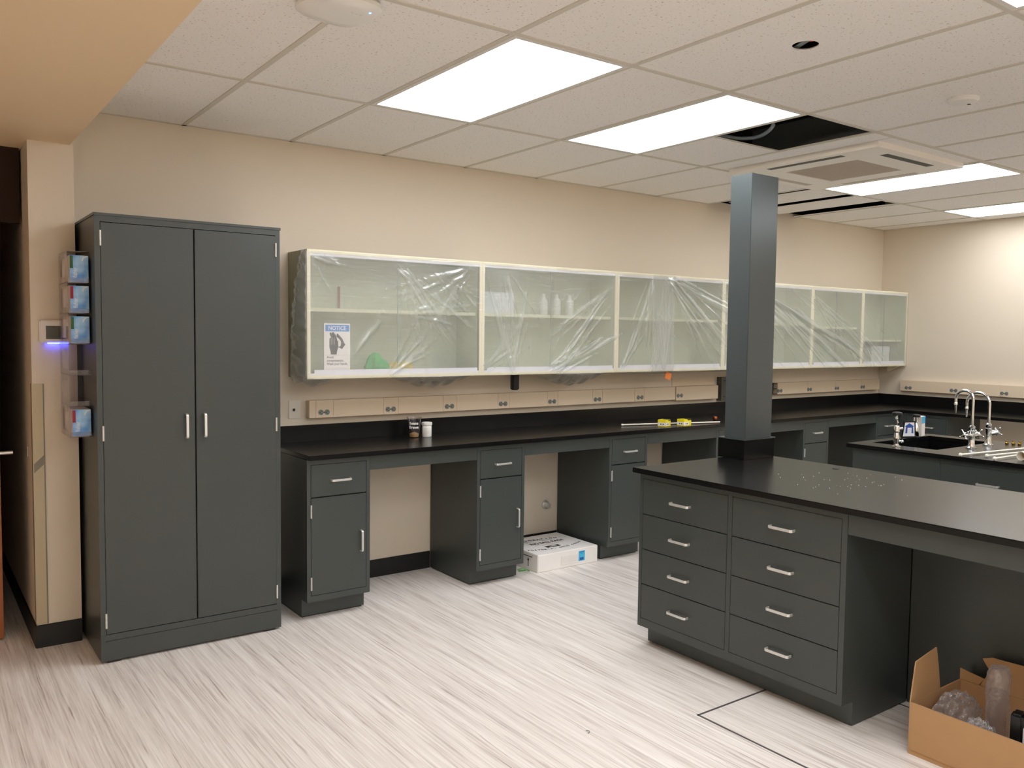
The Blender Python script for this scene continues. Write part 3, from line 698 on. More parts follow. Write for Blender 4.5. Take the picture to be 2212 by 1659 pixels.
# ------------------------------------------------------------------ masking film over the wall cabinets
def film(name, xa, xb, label, fans, lobes, yoff=0, seed=1, wrap=False, ztop=2.046, bundles=()):
    rs = np.random.RandomState(seed)
    nx = int((xb-xa)/.0075); zs = list(np.linspace(ztop, ZB+.004, 96))
    X = np.linspace(xa, xb, nx)
    XX, ZZ = np.meshgrid(X, np.array(zs))
    disp = np.zeros_like(XX)
    for (cx, cz, a0, a1, n, amp, length) in fans:
        for k in range(n):
            a = math.radians(rs.uniform(a0, a1)); dx, dz = math.cos(a), math.sin(a)
            ox, oz = cx+rs.uniform(-.05, .05), cz+rs.uniform(-.03, .03)
            u = (XX-ox)*dx+(ZZ-oz)*dz; v = -(XX-ox)*dz+(ZZ-oz)*dx
            w_ = rs.uniform(.003, .009)*(1+np.clip(u, 0, 3)*.8); L = length*rs.uniform(.5, 1.1)
            env = np.clip(u/.05, 0, 1)*np.clip((L-u)/(.4*L), 0, 1)
            disp += rs.uniform(.3, 1)*amp*.7*np.exp(-(v/w_)**2)*env
    for (cx, cz, sx_, sz_, am, asd, n, amp, length) in bundles:   # long near-parallel tension folds
        for k in range(n):
            a = math.radians(rs.normal(am, asd)); dx, dz = math.cos(a), math.sin(a)
            ox, oz = cx+rs.uniform(-sx_, sx_), cz+rs.uniform(-sz_, sz_)
            u = (XX-ox)*dx+(ZZ-oz)*dz; v = -(XX-ox)*dz+(ZZ-oz)*dx+.012*np.sin(u*rs.uniform(2, 5)+k)
            L = length*rs.uniform(.3, 1); w_ = rs.uniform(.002, .0065)
            disp += rs.uniform(.2, 1)*amp*.42*np.exp(-(v/w_)**2)*np.clip(1-(u/L)**2, 0, 1)
    calm = 1-.85*np.exp(-(((XX-.99)/.13)**4+((ZZ-1.50)/.19)**4)); disp *= calm   # the film lies flat over the notice
    crease = disp.copy()
    for k in range(60):   # soft overall waviness
        kx, kz = rs.normal(0, 14), rs.normal(0, 9); disp += .00022*np.sin(kx*XX+kz*ZZ+rs.uniform(0, 6))
    edge = np.clip((ztop-ZZ)/.03, 0, 1)
    disp = disp*edge; disp = disp-disp.min()
    Y = UY-.0045+yoff-disp*1.0
    rows = [[(float(XX[j, i]), float(Y[j, i]), float(ZZ[j, i])) for i in range(nx)] for j in range(len(zs))]
    # part that turns under the cabinets and sags
    for q in range(1, 27):
        v = q/26; row = []
        for i in range(nx):
            x = float(X[i]); sag = .004
            for (lx, lw, la) in lobes:
                e = max(0, 1-((x-lx)/lw)**2); sag += la*e**1.3*(1+.10*math.sin(x*60))
            z = ZB-.003-sag*max(0, math.sin(PI*min(v*.93+.02, 1)))**.8*(.75+.25*v)
            y0_ = float(Y[-1, i]); row.append((x, y0_+(v*(.25)), z+(.007*(1-v))))
        rows.append(row)
    bm = bmesh.new(); V = [[bm.verts.new(p) for p in r] for r in rows]
    for j in range(len(rows)-1):
        for i in range(nx-1): bm.faces.new((V[j][i], V[j+1][i], V[j+1][i+1], V[j][i+1]))
    if wrap:   # film continues round the left end, bellied away from the side panel
        prev = [V[j][0] for j in range(len(zs))]; P0 = [v.co.copy() for v in prev]; K = 26
        for q in range(1, K+1):
            u = q/K; cur = []
            for j in range(len(zs)):
                z = P0[j].z; tt = max(0, (ztop-z)/(ztop-ZB))
                wdt = .05+.19*tt**.7; wdt = min(wdt, .225)
                belly = (.012+.03*math.sin(PI*min(tt, 1)))*math.sin(PI*u)+.006*math.sin(z*46+u*7)*math.sin(PI*u)+.004*math.sin(z*95-u*11)
                low = -.035*math.sin(PI*u)*max(0, tt-.9)/.1
                cur.append(bm.verts.new((P0[j].x-.004-abs(belly), P0[j].y+u*wdt, z+low)))
            for j in range(len(zs)-1): bm.faces.new((prev[j], cur[j], cur[j+1], prev[j+1]))
            prev = cur
    me = bpy.data.meshes.new(name); bm.to_mesh(me); bm.free()
    for p in me.polygons: p.use_smooth = True
    at = me.attributes.new('crease', 'FLOAT', 'POINT'); n_f = len(zs)*nx
    val = np.zeros(len(me.vertices)); cr = np.clip(crease/.005, 0, 1).reshape(-1); val[:n_f] = cr
    if len(val) > n_f: val[n_f:] = .12
    at.data.foreach_set('value', val.astype(np.float32))
    me.materials.append(M['film'])
    o = bpy.data.objects.new(name, me); COL.objects.link(o)
    tag(o, label, 'film', 'masking film sheets over the wall cabinets')
    return o
film('masking_film', .797, 3.80, 'clear wrinkled masking film over the three leftmost wall cabinets',
     [(1.40, 1.99, -80, -30, 16, .004, .8), (.83, 2.02, -60, 10, 9, .004, .3), (1.9, 1.98, -170, -120, 14, .004, .7), (1.35, 1.33, 20, 60, 8, .010, .45), (2.02, 1.33, 20, 62, 12, .004, .5),
      (1.5, 1.7, -20, 20, 10, .004, .5), (2.25, 1.33, 55, 115, 16, .006, .7), (2.60, 1.33, 18, 50, 16, .010, .8), (3.1, 1.9, -150, -120, 9, .004, .8), (3.25, 1.33, 50, 75, 6, .007, .7), (3.55, 2.02, -120, -85, 10, .008, .9),
      (2.2, 2.0, -100, -50, 8, .004, .5), (1.0, 1.36, 40, 100, 10, .003, .6)],
     [(1.70, .30, .078), (2.86, .32, .095), (.90, .10, .055), (3.5, .3, .02)], wrap=True, seed=4,
     bundles=[(1.2, 1.75, .35, .2, 65, 8, 22, .003, .35), (1.75, 1.8, .2, .15, -38, 12, 20, .004, .3), (1.65, 1.6, .2, .15, 8, 12, 14, .003, .15), (2.9, 1.65, .35, .25, 42, 8, 34, .004, .4), (2.35, 1.6, .12, .2, 95, 8, 14, .004, .3), (3.4, 1.7, .2, .25, 60, 10, 14, .004, .4)])
film('masking_film', 3.56, 7.188, 'clear wrinkled masking film over the right half of the wall cabinets',
     [(3.75, 2.02, -60, -15, 18, .009, 1.3), (4.6, 2.03, -40, -12, 20, .010, 1.5), (5.0, 1.9, -35, -15, 16, .010, 1.6), (5.6, 1.95, -45, -20, 12, .006, 1.0), (5.9, 1.6, -30, -10, 8, .006, .9), (3.65, 1.33, 70, 110, 12, .008, .8), (6.4, 1.6, -50, -20, 8, .006, .6)],
     [(3.75, .35, .02), (4.5, .4, .015)], yoff=-.004, seed=9,
     bundles=[(4.3, 1.75, .5, .25, -38, 6, 40, .005, .6), (5.2, 1.7, .5, .28, -30, 5, 46, .006, .7), (6.1, 1.6, .5, .2, -33, 6, 34, .005, .5), (3.72, 1.7, .07, .3, 92, 5, 22, .005, .4), (6.8, 1.6, .25, .15, -38, 8, 14, .004, .3)])
tag(MB().box(3.735, -.275, 1.245, 3.80, -.2735, 1.30, Matrix.Translation((3.77, 0, 1.27)) @ Matrix.Rotation(.35, 4, 'Y') @ Matrix.Translation((-3.77, 0, -1.27))).build('tape_scrap', M['tape']), 'small orange scrap of tape hanging below the wall cabinets', 'tape')

# ------------------------------------------------------------------ raceways and wall fittings
def outlet(parent, u, z, y, nm='outlet'):
    """two round receptacle faces side by side in local coordinates, front -y"""
    mb = MB()
    for du in (-.020, .020): mb.cyl((u+du, y-.003, z), .0168, .006, 'y', 20)
    mb.box(u-.006, y-.002, z-.004, u+.006, y+.001, z+.004)
    o = mb.build(nm, M['outlet'], parent)
    mb = MB()
    for du in (-.020, .020):
        mb.box(u+du-.010, y-.0036, z-.0055, u+du-.005, y-.0029, z+.0025).box(u+du-.002, y-.0036, z-.0095, u+du+.007, y-.0029, z-.0065).box(u+du-.002, y-.0036, z+.005, u+du+.007, y-.0029, z+.0078)
    mb.cyl((u, y-.0028, z), .003, .001, 'y', 10)
    mb.build('slots', M['black'], o)
def raceway(name, label, loc, rz, L, seams, outs, z0=1.062, z1=1.166, d=.05, open_left=0):
    t = thing(name, label, 'raceway', loc, rz, 'beige outlet raceways')
    if open_left:
        MB().box(0, 0, z0, open_left, .004+d-.004, z0+.004).box(0, 0, z1-.004, open_left, d, z1).box(0, d-.004, z0, open_left, d, z1).box(0, .006, (z0+z1)/2-.002, open_left, d-.004, (z0+z1)/2+.002).build('open_channel', M['black'], t)
    ed = [open_left]+seams+[L]
    MB().box(open_left, .003, z0, L, d, z1).build('back_box', M['raceway'], t)
    for a, b in zip(ed, ed[1:]):
        MB().box(a+.0012, 0, z0-.001, b-.0012, .0028, z1+.001).build('cover_plate', M['raceway'], t)
    for u in outs: outlet(t, u, 1.093, 0)
X0 = .915
raceway('outlet_raceway', 'long beige outlet raceway above the back worktop, left of the column', (X0, -.0525, 0), 0, 4.092-X0,
        [.042, .155, .497, .604, .942, 1.05, 1.39, 1.49, 1.83, 1.93, 2.27, 2.37, 2.71, 2.82], [x-X0 for x in (1.009, 1.464, 1.906, 2.348, 2.79, 3.234, 3.687)])
raceway('outlet_raceway', 'short beige outlet raceway section between the long raceway and the metal box', (4.097, -.0565, 0), 0, .52, [], [.043], z0=1.054, z1=1.166, d=.054)
raceway('outlet_raceway', 'beige outlet raceway above the back worktop, right of the column, with an open black end', (5.37, -.0525, 0), 0, 1.767, [.53, .98, 1.43], [.106, .56, 1.007, 1.458], open_left=.072)
raceway('outlet_raceway', 'beige outlet raceway on the right wall above the worktop', (XR-.0525, -.27, 0), -PI/2, 2.3, [.50, .96, 1.42, 1.88], [.086, .539, 1.0, 1.46, 1.92])

def wall_fittings():
    t = thing('electrical_box', 'flat grey metal electrical box on the back wall behind the column', 'box', (4.66, -.0535, 1.03))
    MB().box(0, 0, 0, .68, .0525, .205).build('housing', M['galv'], t, bevel=.002)
    mb = MB()
    for z in (.03, .17):
        for x in (.03, .62): mb.box(x, -.0008, z, x+.025, .001, z+.008)
    mb.build('knockout_slots', M['black'], t)
    tag(MB().box(4.10, -.004, 1.168, 4.62, -.0005, 1.235).build('wall_patch_plate', M['raceway']), 'beige filler plate on the wall above the short raceway', 'plate')
    t = thing('wall_plate', 'beige blank wall plate with one dark jack beside the tall cabinet', 'wall plate', (.804, -.0065, 1.057))
    MB().box(0, 0, 0, .075, .006, .112).build('plate', M['plate'], t, bevel=.002)
    MB().box(.024, -.001, .046, .04, .003, .062).build('jack', M['black'], t)
    mb = MB()
    for x in (.02, .055):
        for z in (.01, .1): mb.cyl((x, -.0008, z), .0028, .001, 'y', 10)
    mb.build('screw', M['handle'], t)
    tag(MB().box(2.352, -.17, 1.20, 2.402, -.13, ZB-.003).box(2.36, -.172, 1.196, 2.394, -.128, 1.202).build('cable_sleeve', M['black'], bevel=.003), 'short black square tube hanging under the second wall cabinet', 'tube')
    t = thing('pipe_stub', 'capped chrome pipe stub on the wall behind the white carton', 'pipe', (2.782, -.001, .32))
    mb = MB(); mb.lathe([(.034, 0), (.032, .004), (.016, .007)], n=28); mb.xf(Matrix.Rotation(PI/2, 4, 'X')); mb.build('flange', M['handle'], t, smooth=True)
    mb = MB(); mb.cyl((0, -.045, 0), .020, .04, 'y', 6); mb.build('cap', M['handle'], t, bevel=.002)
    # thermostat
    t = thing('thermostat', 'beige wall thermostat with a dark screen and glowing blue light', 'thermostat', (-.526, -.1895, 1.513))
    MB().box(0, -.022, 0, .118, 0, .11).build('case', M['therm'], t, bevel=.006)
    MB().box(.028, -.0235, .018, .094, -.0215, .082).build('screen', M['screen'], t)
    MB().box(.035, -.018, -.0045, .088, -.008, -.0005).build('status_light', M['led'], t)
    # corner guard
    t = thing('corner_guard', 'tall clear plastic corner guard on the wall end by the doorway', 'corner guard', (-.5625, -.1915, .118))
    MB().box(0, 0, 0, .050, .002, 1.194).box(0, .002, 0, .002, .045, 1.194).build('strip', M['guard'], t)
    MB().box(.0475, -.001, 0, .053, .0015, 1.194).build('edge', M['guardedge'], t)
    MB().prism([(.004, .755), (.05, .80), (.05, .845), (.004, .80)], -.0008, -.0002, 'y').build('grey_mark', M['guardedge'], t)
    # strike plate
    tag(MB().box(-.5625, .03, .93, -.5605, .06, .98).build('strike_plate', M['handle']), 'small metal strike plate on the doorway side of the wall end', 'plate')
    # door
    d = struct(MB().box(-1.58, .03, .008, -.683, .072, 2.1).build('door_1', M['wood'], bevel=.002))
    h = MB().cyl((-.745, .022, .962), .026, .008, 'y', 24); h.cyl((-.745, -.022, .962), .010, .045, 'y', 14)
    h.tube([(-.745, -.022, .962), (-.70, -.026, .962), (-.632, -.024, .962)], .0085, 12); h.build('door_handle', M['handle'], d, smooth=True)
    struct(MB().box(-1.70, .02, 0, -1.59, .14, SOFFIT).box(-1.59, .06, 2.11, -.57, .10, SOFFIT).build('door_frame', M['corridor']))
    struct(MB().box(XL, .02, 0, -1.70, .14, SOFFIT).build('wall_side', M['wall']))
wall_fittings()

# ------------------------------------------------------------------ glove boxes on the tall cabinet side
def gloves():
    x1 = -.3435; x0 = -.43; y0, y1 = -.49, -.225
    zs_ = [1.925, 1.784, 1.642, 1.497, 1.352, 1.205]
    t = thing('glove_box_rack', 'clear plastic rack for glove boxes on the side of the tall cabinet', 'rack', (0, 0, 0))
    t.location = (x0, y0, 1.07)
    def lc(a): return a
    for k, z in enumerate(zs_):
        zb = z-.133-1.07; zt = zb+.148
        mb = MB()
        mb.box(-.012, -.004, zb, .084, .255, zb+.003)
        mb.box(-.012, -.004, zb+.003, -.009, .06, zt).box(-.012, .2, zb+.003, -.009, .255, zt)
        mb.box(-.012, .06, zb+.003, -.009, .2, zb+.03).box(-.012, .06, zt-.03, -.009, .2, zt)
        mb.box(-.009, .252, zb+.003, .084, .255, zt).box(-.009, -.004, zb+.003, .084, -.001, zb+.025)
        mb.box(-.012, -.004, zt, .084, .255, zt+.003) if k == 0 else None
        mb.build('holder', M['clear'], t, bevel=.0006, seg=1)
    labels = ['blue glove box with a green tag, topmost on the tall cabinet side', 'blue glove box with a red tag, second from the top of the rack',
              'blue glove box with a green tag, third from the top of the rack', 'blue glove box with a red tag, lowest in the rack']
    for n, (k, tagm) in enumerate(((0, 'green'), (1, 'redtag'), (2, 'green'), (5, 'redtag'))):
        z = zs_[k]-.127
        g = thing('glove_box', labels[n], 'glove box', (x0+.001, y0, z), 0, 'glove boxes beside the tall cabinet'); w_, h_ = .078, .125; L = .24
        MB().box(0, .0015, 0, w_, L, h_).build('carton', M['paper'], g, bevel=.001)
        MB().box(.0, 0, 0, w_, .0014, h_).build('printed_end', M['glove'], g)
        MB().box(0, -.0006, h_-.06, .013, -.0001, h_-.003).build('colour_tag', M[tagm], g)
        R = Matrix.Rotation(PI/2, 4, 'Z')
        text_mesh('fisher', .026, 'lettering', M['paper'], face_mtx(.022, -.0006, .045) @ R, g, .0002, sx=.8)
        mb = MB(); pa = [(w_-.004-.022*math.sin(a), -.0005, h_-.004-.022+.022*math.cos(a)) for a in [q*PI/2/8 for q in range(9)]]
        mb.sweep(pa, [(-.0022, -.0002), (.0022, -.0002), (.0022, .0002), (-.0022, .0002)], (0, 1, 0)); mb.build('swoosh', M['paper'], g)
        mb = MB(); mb.cyl((0, 0, 0), 1, .001, 'x', 24)
        for v in mb.bm.verts: v.co = Vector((-.0006+v.co.x*.5, .12+v.co.y*.075, .063+v.co.z*.035))
        mb.build('dispensing_slot', M['track'], g)
gloves()

# ------------------------------------------------------------------ things on the back worktop
def back_bench_things():
    t = thing('plastic_cup', 'clear plastic drink cup with white lettering and brown dregs', 'cup', (1.579, -.155, H+.0005))
    MB().lathe([(.030, .0), (.031, .002), (.046, .125), (.0475, .127), (.0475, .130), (.0455, .130), (.0445, .126), (.0295, .004), (.0005, .003)], n=32, cap=False).build('cup', M['clear'], t, smooth=True)
    MB().lathe([(.0285, .0045), (.0305, .022), (.015, .030), (.0005, .034)], n=24).build('dregs', M['beanliq'], t, smooth=True)
    a = math.radians(-32)
    R = Matrix.Rotation(a, 4, 'Z')
    for txt, z, r in (('Beans', .093, .0445), ('Brews', .067, .0405)):
        o = text_mesh(txt, .025, 'lettering', M['paper'], Matrix.Identity(4), t, .0002, sx=1, bold=.0007)
        for v in o.data.vertices:
            th = v.co.x/r+a; rr = r+.0012+v.co.z; zz = v.co.y
            v.co = Vector((rr*math.sin(th), -rr*math.cos(th), z+zz))
    t = thing('white_jar', 'small white screw-top jar standing beside the plastic cup', 'jar', (1.667, -.165, H+.0005))
    MB().lathe([(.029, 0), (.031, .003), (.031, .072), (.028, .076)], n=32).build('jar', M['white'], t, smooth=True)
    MB().lathe([(.034, .076), (.0345, .078), (.0345, .091), (.032, .094)], n=32).build('lid', M['white'], t, smooth=True)
    mb = MB()
    for k, (w_, z) in enumerate(((.5, .056), (.35, .051), (.7, .042), (.6, .036), (.65, .030), (.6, .024))):
        for q in range(8):
            th = a-.55+w_*2*q/8
            mb.box(-.0022, -.0002, -.0008, .0022, 0, .0008, Matrix.Translation((.0313*math.sin(th), -.0313*math.cos(th), z)) @ Matrix.Rotation(th, 4, 'Z'))
    mb.build('label_print', M['acgrey'], t)
    # rod
    t = thing('white_rod', 'long thin white rod with a ball tip lying on the back worktop', 'rod', (3.235, -.33, H+.009))
    p = Vector((4.05-3.235, -.56+.33, 0))
    MB().tube([(0, 0, 0), p], .0055, 10).build('shaft', M['pvc'], t, smooth=True)
    MB().sphere((0, 0, .0), .0085, 14).build('ball_tip', M['pvc'], t, smooth=True)
    for n, (x, y, rz, lab) in enumerate(((3.50, -.50, .35, 'yellow small carton on the white rod, left of its twin'), (3.665, -.545, .1, 'yellow small carton on the white rod, right of its twin'))):
        g = thing('yellow_carton', lab, 'carton', (x, y, H+.0005), rz, 'yellow cartons on the back worktop')
        MB().box(-.045, -.032, 0, .045, .032, .05).build('box', M['yellow'], g, bevel=.001)
        MB().box(-.045, -.0326, .006, .018, -.0321, .03).box(-.0456, -.03, .006, -.0451, .03, .03).build('white_panel', M['paper'], g)
        MB().box(.0, -.026, .0503, .043, .02, .0507).box(.0, -.0326, .042, .045, -.0321, .05).build('dark_print', M['ink'], g)
        for q in (-.02, -.004): MB().cyl((q, -.0331, .018), .005, .0004, 'y', 12).build('dot', M['ink'], g)
        for q in (.006, -.012): MB().cyl((-.0461, q, .018), .005, .0004, 'x', 12).build('dot', M['ink'], g)
    tag(MB().lathe([(.012, 0), (.016, .004), (.02, .018), (.016, .034), (.008, .038)], (4.16, -.42, H+.0005), 20).build('copper_fitting', M['copper'], smooth=True), 'small copper fitting on the back worktop beside the column', 'fitting')
back_bench_things()

# ------------------------------------------------------------------ white carton on the floor
def arc_text(body, size, cx, cy, R, mid, m, parent, name='lettering', flip=False, step=None):
    n = len(body); st = step or size*.78/R
    for i, ch in enumerate(body):
        if ch == ' ': continue
        a = (i-(n-1)/2)*st
        if not flip: th = mid-a; px, py = cx+R*math.cos(th), cy+R*math.sin(th); rot = th-PI/2
        else: th = mid+a; px, py = cx+R*math.cos(th), cy+R*math.sin(th); rot = th+PI/2
        yield ch, px, py, rot
def white_carton():
    x0, y0, x1, y1, h = 2.312, -.522, 2.842, -.065, .118
    t = thing('white_carton', 'flat white printed carton on the floor under the back worktop', 'carton', (x0, y0, 0), 0)
    W_, D = x1-x0, y1-y0
    MB().box(0, 0, 0, W_, D, h).build('box', M['paper'], t, bevel=.004)
    MB().box(.002, .002, h+.0002, .004, D-.01, h+.0008).box(-.0006, .003, .108, -.0001, D-.01, .1095).build('flap_seam', M['acgrey'], t)
    parts = []
    def put(s, size, x, y, rot=0, sx=1, bold=.001):
        o = text_mesh(s, size, 'lettering', M['ink'], Matrix.Translation((x, y, h+.0008)) @ Matrix.Rotation(rot, 4, 'Z'), t, .0002, sx=sx, bold=bold)
        return o
    def arc(s, size, cx, cy, R, mid, flip, step):
        tmp = []
        for ch, px, py, rot in arc_text(s, size, cx, cy, R, mid, None, t, flip=flip, step=step):
            tmp.append(put(ch, size, px, py, rot, 1, .0012))
        # join the letters of one line into a single printed part
        bm = bmesh.new()
        for o in tmp: bm.from_mesh(o.data)
        me = bpy.data.meshes.new('curved_lettering'); bm.to_mesh(me); bm.free(); me.materials.append(M['ink'])
        for o in tmp: bpy.data.objects.remove(o)
        o = bpy.data.objects.new('curved_lettering', me); COL.objects.link(o); o.parent = t
    arc('CORPORATION', .034, .235, -.25, .60, PI/2, False, .058)
    arc('FOSTORIA, OHIO 44830', .028, .255, .62, .53, -PI/2, True, .046)
    put('ING BALL RACE', .052, .275, .255, 0, .8, .0014)
    mb = MB()
    for z_, a_, b_ in ((.212, .14, .38), (.192, .19, .34)):
        x_ = a_
        while x_ < b_: mb.box(x_, z_, h+.0003, x_+.012, z_+.008, h+.0006); x_ += .017
    mb.build('faint_print', M['acgrey'], t)
    MB().box(.185, .128, h+.0003, .305, .168, h+.0007).build('black_label', M['ink'], t)
    MB().box(.215, .143, h+.0009, .278, .149, h+.0011).box(.235, .152, h+.0009, .275, .158, h+.0011).build('label_print', M['paper'], t)
    # arched logo rules
    mb = MB()
    for R_, w_ in ((.40, .002), (.30, .0015)):
        pa = [(.13+R_*.55*math.cos(a), .285+.22*R_*math.sin(a), h+.0006) for a in [PI*q/16 for q in range(17)]]
        mb.sweep(pa, [(-w_, -.0002), (w_, -.0002), (w_, .0002), (-w_, .0002)])
    for k in (-2, -1, 0, 1, 2):
        mb.sweep([(.13, .35, h+.0006), (.13+k*.03, .285, h+.0006)], [(-.001, -.0002), (.001, -.0002), (.001, .0002), (-.001, .0002)])
    mb.build('arched_logo', M['ink'], t)
    # front face form and blue label
    MB().box(.355, -.0006, .028, .412, -.0001, .098).build('blue_label', M['cyan'], t)
    MB().box(.366, -.001, .035, .4, -.0007, .052).box(.362, -.001, .088, .405, -.0007, .092).box(.375, -.001, .079, .392, -.0007, .081).build('label_lines', M['darkblue'], t)
    mb = MB()
    for z in (.022, .036, .044, .052, .060, .068, .076): mb.box(.2, -.0006, z, .352, -.0001, z+.0008)
    mb.box(.2, -.0006, .022, .2008, -.0001, .085); mb.build('form_lines', M['acgrey'], t)
    # arrows on the left end
    mb = MB()
    for yy in (.105, .175):
        mb.prism([(yy-.004, .025), (yy+.004, .025), (yy+.004, .065), (yy+.011, .065), (yy, .085), (yy-.011, .065), (yy-.004, .065)], -.0006, -.0001, 'x')
    mb.box(-.0006, .06, .098-.006, -.0001, .24, .099-.002)
    mb.build('arrow_marks', M['ink'], t)
    tag(MB().tube([(2.235, -.40, .006), (2.262, -.42, .02), (2.285, -.435, .008), (2.292, -.46, .004)], .0035, 8).box(2.235, -.43, .0, 2.285, -.41, .004).build('green_strap_scrap', M['scraps']), 'green plastic scrap on the floor at the left of the white carton', 'scrap')
white_carton()

# ------------------------------------------------------------------ sink bench
def sink_bench():
    XF = 3.83
    o = MB()
    sx0, sx1, sy0, sy1 = 3.975, 4.68, -2.29, -1.875
    z0, z1 = H-TOPT, H
    o.box(3.80, -5.0, z0, sx0, -1.80, z1).box(sx1, -5.0, z0, 4.80, -1.80, z1).box(sx0, -5.0, z0, sx1, sy0, z1).box(sx0, sy1, z0, sx1, -1.80, z1)
    o = o.build('sink_bench_worktop', M['epoxy']); tag(o, 'black worktop of the sink bench at the right', 'worktop')
    t = thing('sink', 'deep black sink set in the bench behind the island', 'sink', (sx0, sy0, H-.25))
    a, b, c = sx1-sx0, sy1-sy0, .222
    MB().box(-.012, -.012, 0, a+.012, b+.012, .012).box(-.012, -.012, .012, 0, b+.012, c).box(a, -.012, .012, a+.012, b+.012, c).box(0, -.012, .012, a, 0, c).box(0, b, .012, a, b+.012, c).build('basin', M['epoxy'], t)
    MB().cyl((a/2, b/2, .012), .035, .003, 'z', 20).build('drain', M['galv'], t)
    t = thing('sink_bench_cabinet', 'plain grey sink cabinet below the sink', 'cabinet', (XF, -1.83, 0), -PI/2)
    MB().box(0, 0, .104, .5565, .94, .62).box(0, 0, .62, .5565, .08, .888).box(0, .9, .62, .5565, .94, .888).box(0, .08, .62, .02, .9, .888).box(0, .0775, 0, .5565, .9, .104).build('body', M['steel'], t)
    t = pedestal(0, .60, 0, (XF, -2.388, 0), -PI/2, .94, 'base_cabinet', 'grey sink bench cabinet with a drawer behind the island worktop', 'cabinet')
    dr = front_panel(t, 'drawer', .018, .582, .68, .862); bar_handle('handle', dr, (.272, -.001, .769), .116)
    front_panel(t, 'door', .018, .582, .138, .678)
    tag(MB().box(XF, -4.98, .0, 4.77, -2.99, .888).build('bench_end_cabinet', M['steel']), 'grey cabinet body under the near part of the sink bench', 'cabinet')

    def faucet(x, y, label, big, spout):
        t = thing('faucet', label, 'faucet', (x, y, H+.0005), 0, 'gooseneck laboratory faucets')
        MB().lathe([(.031, 0), (.031, .006), (.022, .012), (.018, .03), (.018, .095), (.02, .105), (.014, .112), (.018, .118), (.018, .135), (.010, .142)], n=28).build('body', M['chrome'], t, smooth=True)
        zt = spout; R_ = .052 if big else .070; pts = [(0, 0, .13), (0, 0, zt-R_)]
        dx, dy = (-.25, 1) if False else (0, 1)
        for k in range(1, 19):
            a = PI*k/18; pts.append((0, R_*(1-math.cos(a))*1.0, zt-R_+R_*math.sin(a)))
        e = pts[-1]; pts.append((0, e[1], e[2]-.03))
        MB().tube(pts, .0085, 14, up=(1, 0, 0)).build('spout', M['chrome'], t, smooth=True)
        MB().lathe([(.004, 0), (.006, .02), (.0065, .045), (.008, .05), (.0105, .052), (.0105, .064), (.0085, .068)], (0, e[1], e[2]-.03-.062), 18).build('nozzle', M['chrome'], t, smooth=True)
        ends = ((-1, .2), (1, -.2)) if big else ((1, -.5),)
        for s, yy in ends:
            mb = MB(); n_ = Vector((s, yy, .15)).normalized(); 
            mb.tube([n_*.012+Vector((0, 0, .075)), n_*.052+Vector((0, 0, .075)), n_*.056+Vector((0, 0, .075))], .0155, 16)
            mb.sphere(tuple(n_*.056+Vector((0, 0, .075))), .017, 14)
            hd = mb.build('valve', M['chrome'], t, smooth=True)
            mb = MB(); c = n_*.064+Vector((0, 0, .077)); u = n_.cross(Vector((0, 0, 1))).normalized(); v = n_.cross(u)
            for q in range(4):
                a = q*PI/2+.6; d_ = u*math.cos(a)+v*math.sin(a)
                mb.tube([c, c+d_*.028+n_*.006], .0045, 10, up=tuple(n_)); mb.sphere(tuple(c+d_*.030+n_*.007), .0062, 10)
            mb.build('cross_handle', M['chrome'], hd, smooth=True)
    faucet(4.238, -2.366, 'chrome gooseneck faucet with two cross handles, nearer the camera', True, .353)
    faucet(4.488, -2.350, 'chrome gooseneck faucet with one cross handle, behind the other', False, .330)

    t = thing('gas_valve', 'chrome bench valve with a black knob on the sink rim', 'valve', (3.877, -2.088, H+.0005))
    MB().lathe([(.026, 0), (.026, .005), (.018, .012), (.015, .03), (.020, .05), (.016, .07), (.013, .09), (.018, .095), (.018, .125), (.014, .135)], n=24).build('body', M['chrome'], t, smooth=True)
    MB().tube([(0, 0, .112), (.016, -.014, .113), (.027, -.024, .116)], .009, 12).tube([(0, 0, .035), (.018, -.018, .036)], .008, 12).sphere((.024, -.024, .036), .010, 12).build('outlet_arm', M['chrome'], t, smooth=True)
    MB().tube([(0, 0, .13), (.004, -.004, .15), (-.003, .003, .185), (0, 0, .195)], .006, 10).sphere((-.002, .002, .178), .010, 12).build('stem', M['chrome'], t, smooth=True)
    MB().lathe([(.015, .195), (.028, .199), (.030, .206), (.028, .215), (.012, .219)], n=28).build('knob', M['black'], t, smooth=True)

    t = thing('tabletop_sign', 'small framed sign with a blue house drawing on the sink rim', 'sign', (4.436, -1.858, H+.0005), math.radians(-24))
    MB().prism([(-.052, 0), (.056, 0), (.050, .112), (-.036, .112)], 0, .008, 'y').build('frame', M['black'], t, bevel=.001)
    MB().prism([(-.043, .009), (.047, .009), (.041, .103), (-.029, .103)], -.0008, -.0002, 'y').build('card', M['track'], t)
    MB().prism([(-.034, .075), (.004, .098), (.042, .075), (.032, .075), (.036, .03), (.022, .03), (.022, .068), (-.010, .068), (-.012, .03), (-.026, .03), (-.022, .075)], -.0014, -.0009, 'y').build('house_drawing', M['darkblue'], t)
    MB().box(-.02, .008, 0, .02, .026, .003).build('stand_foot', M['black'], t)
    t = thing('small_carton', 'small white carton with a blue top band behind the house sign', 'carton', (4.586, -1.868, H+.0005), math.radians(9))
    MB().box(0, 0, 0, .062, .055, .137).build('box', M['paper'], t, bevel=.001)
    MB().box(-.0002, -.0004, .088, .0622, -.0001, .1365).build('blue_band', M['cyan'], t)
    t = thing('dispenser_bottle', 'bottle with a black cap standing behind the house sign', 'bottle', (4.540, -1.852, H+.0005))
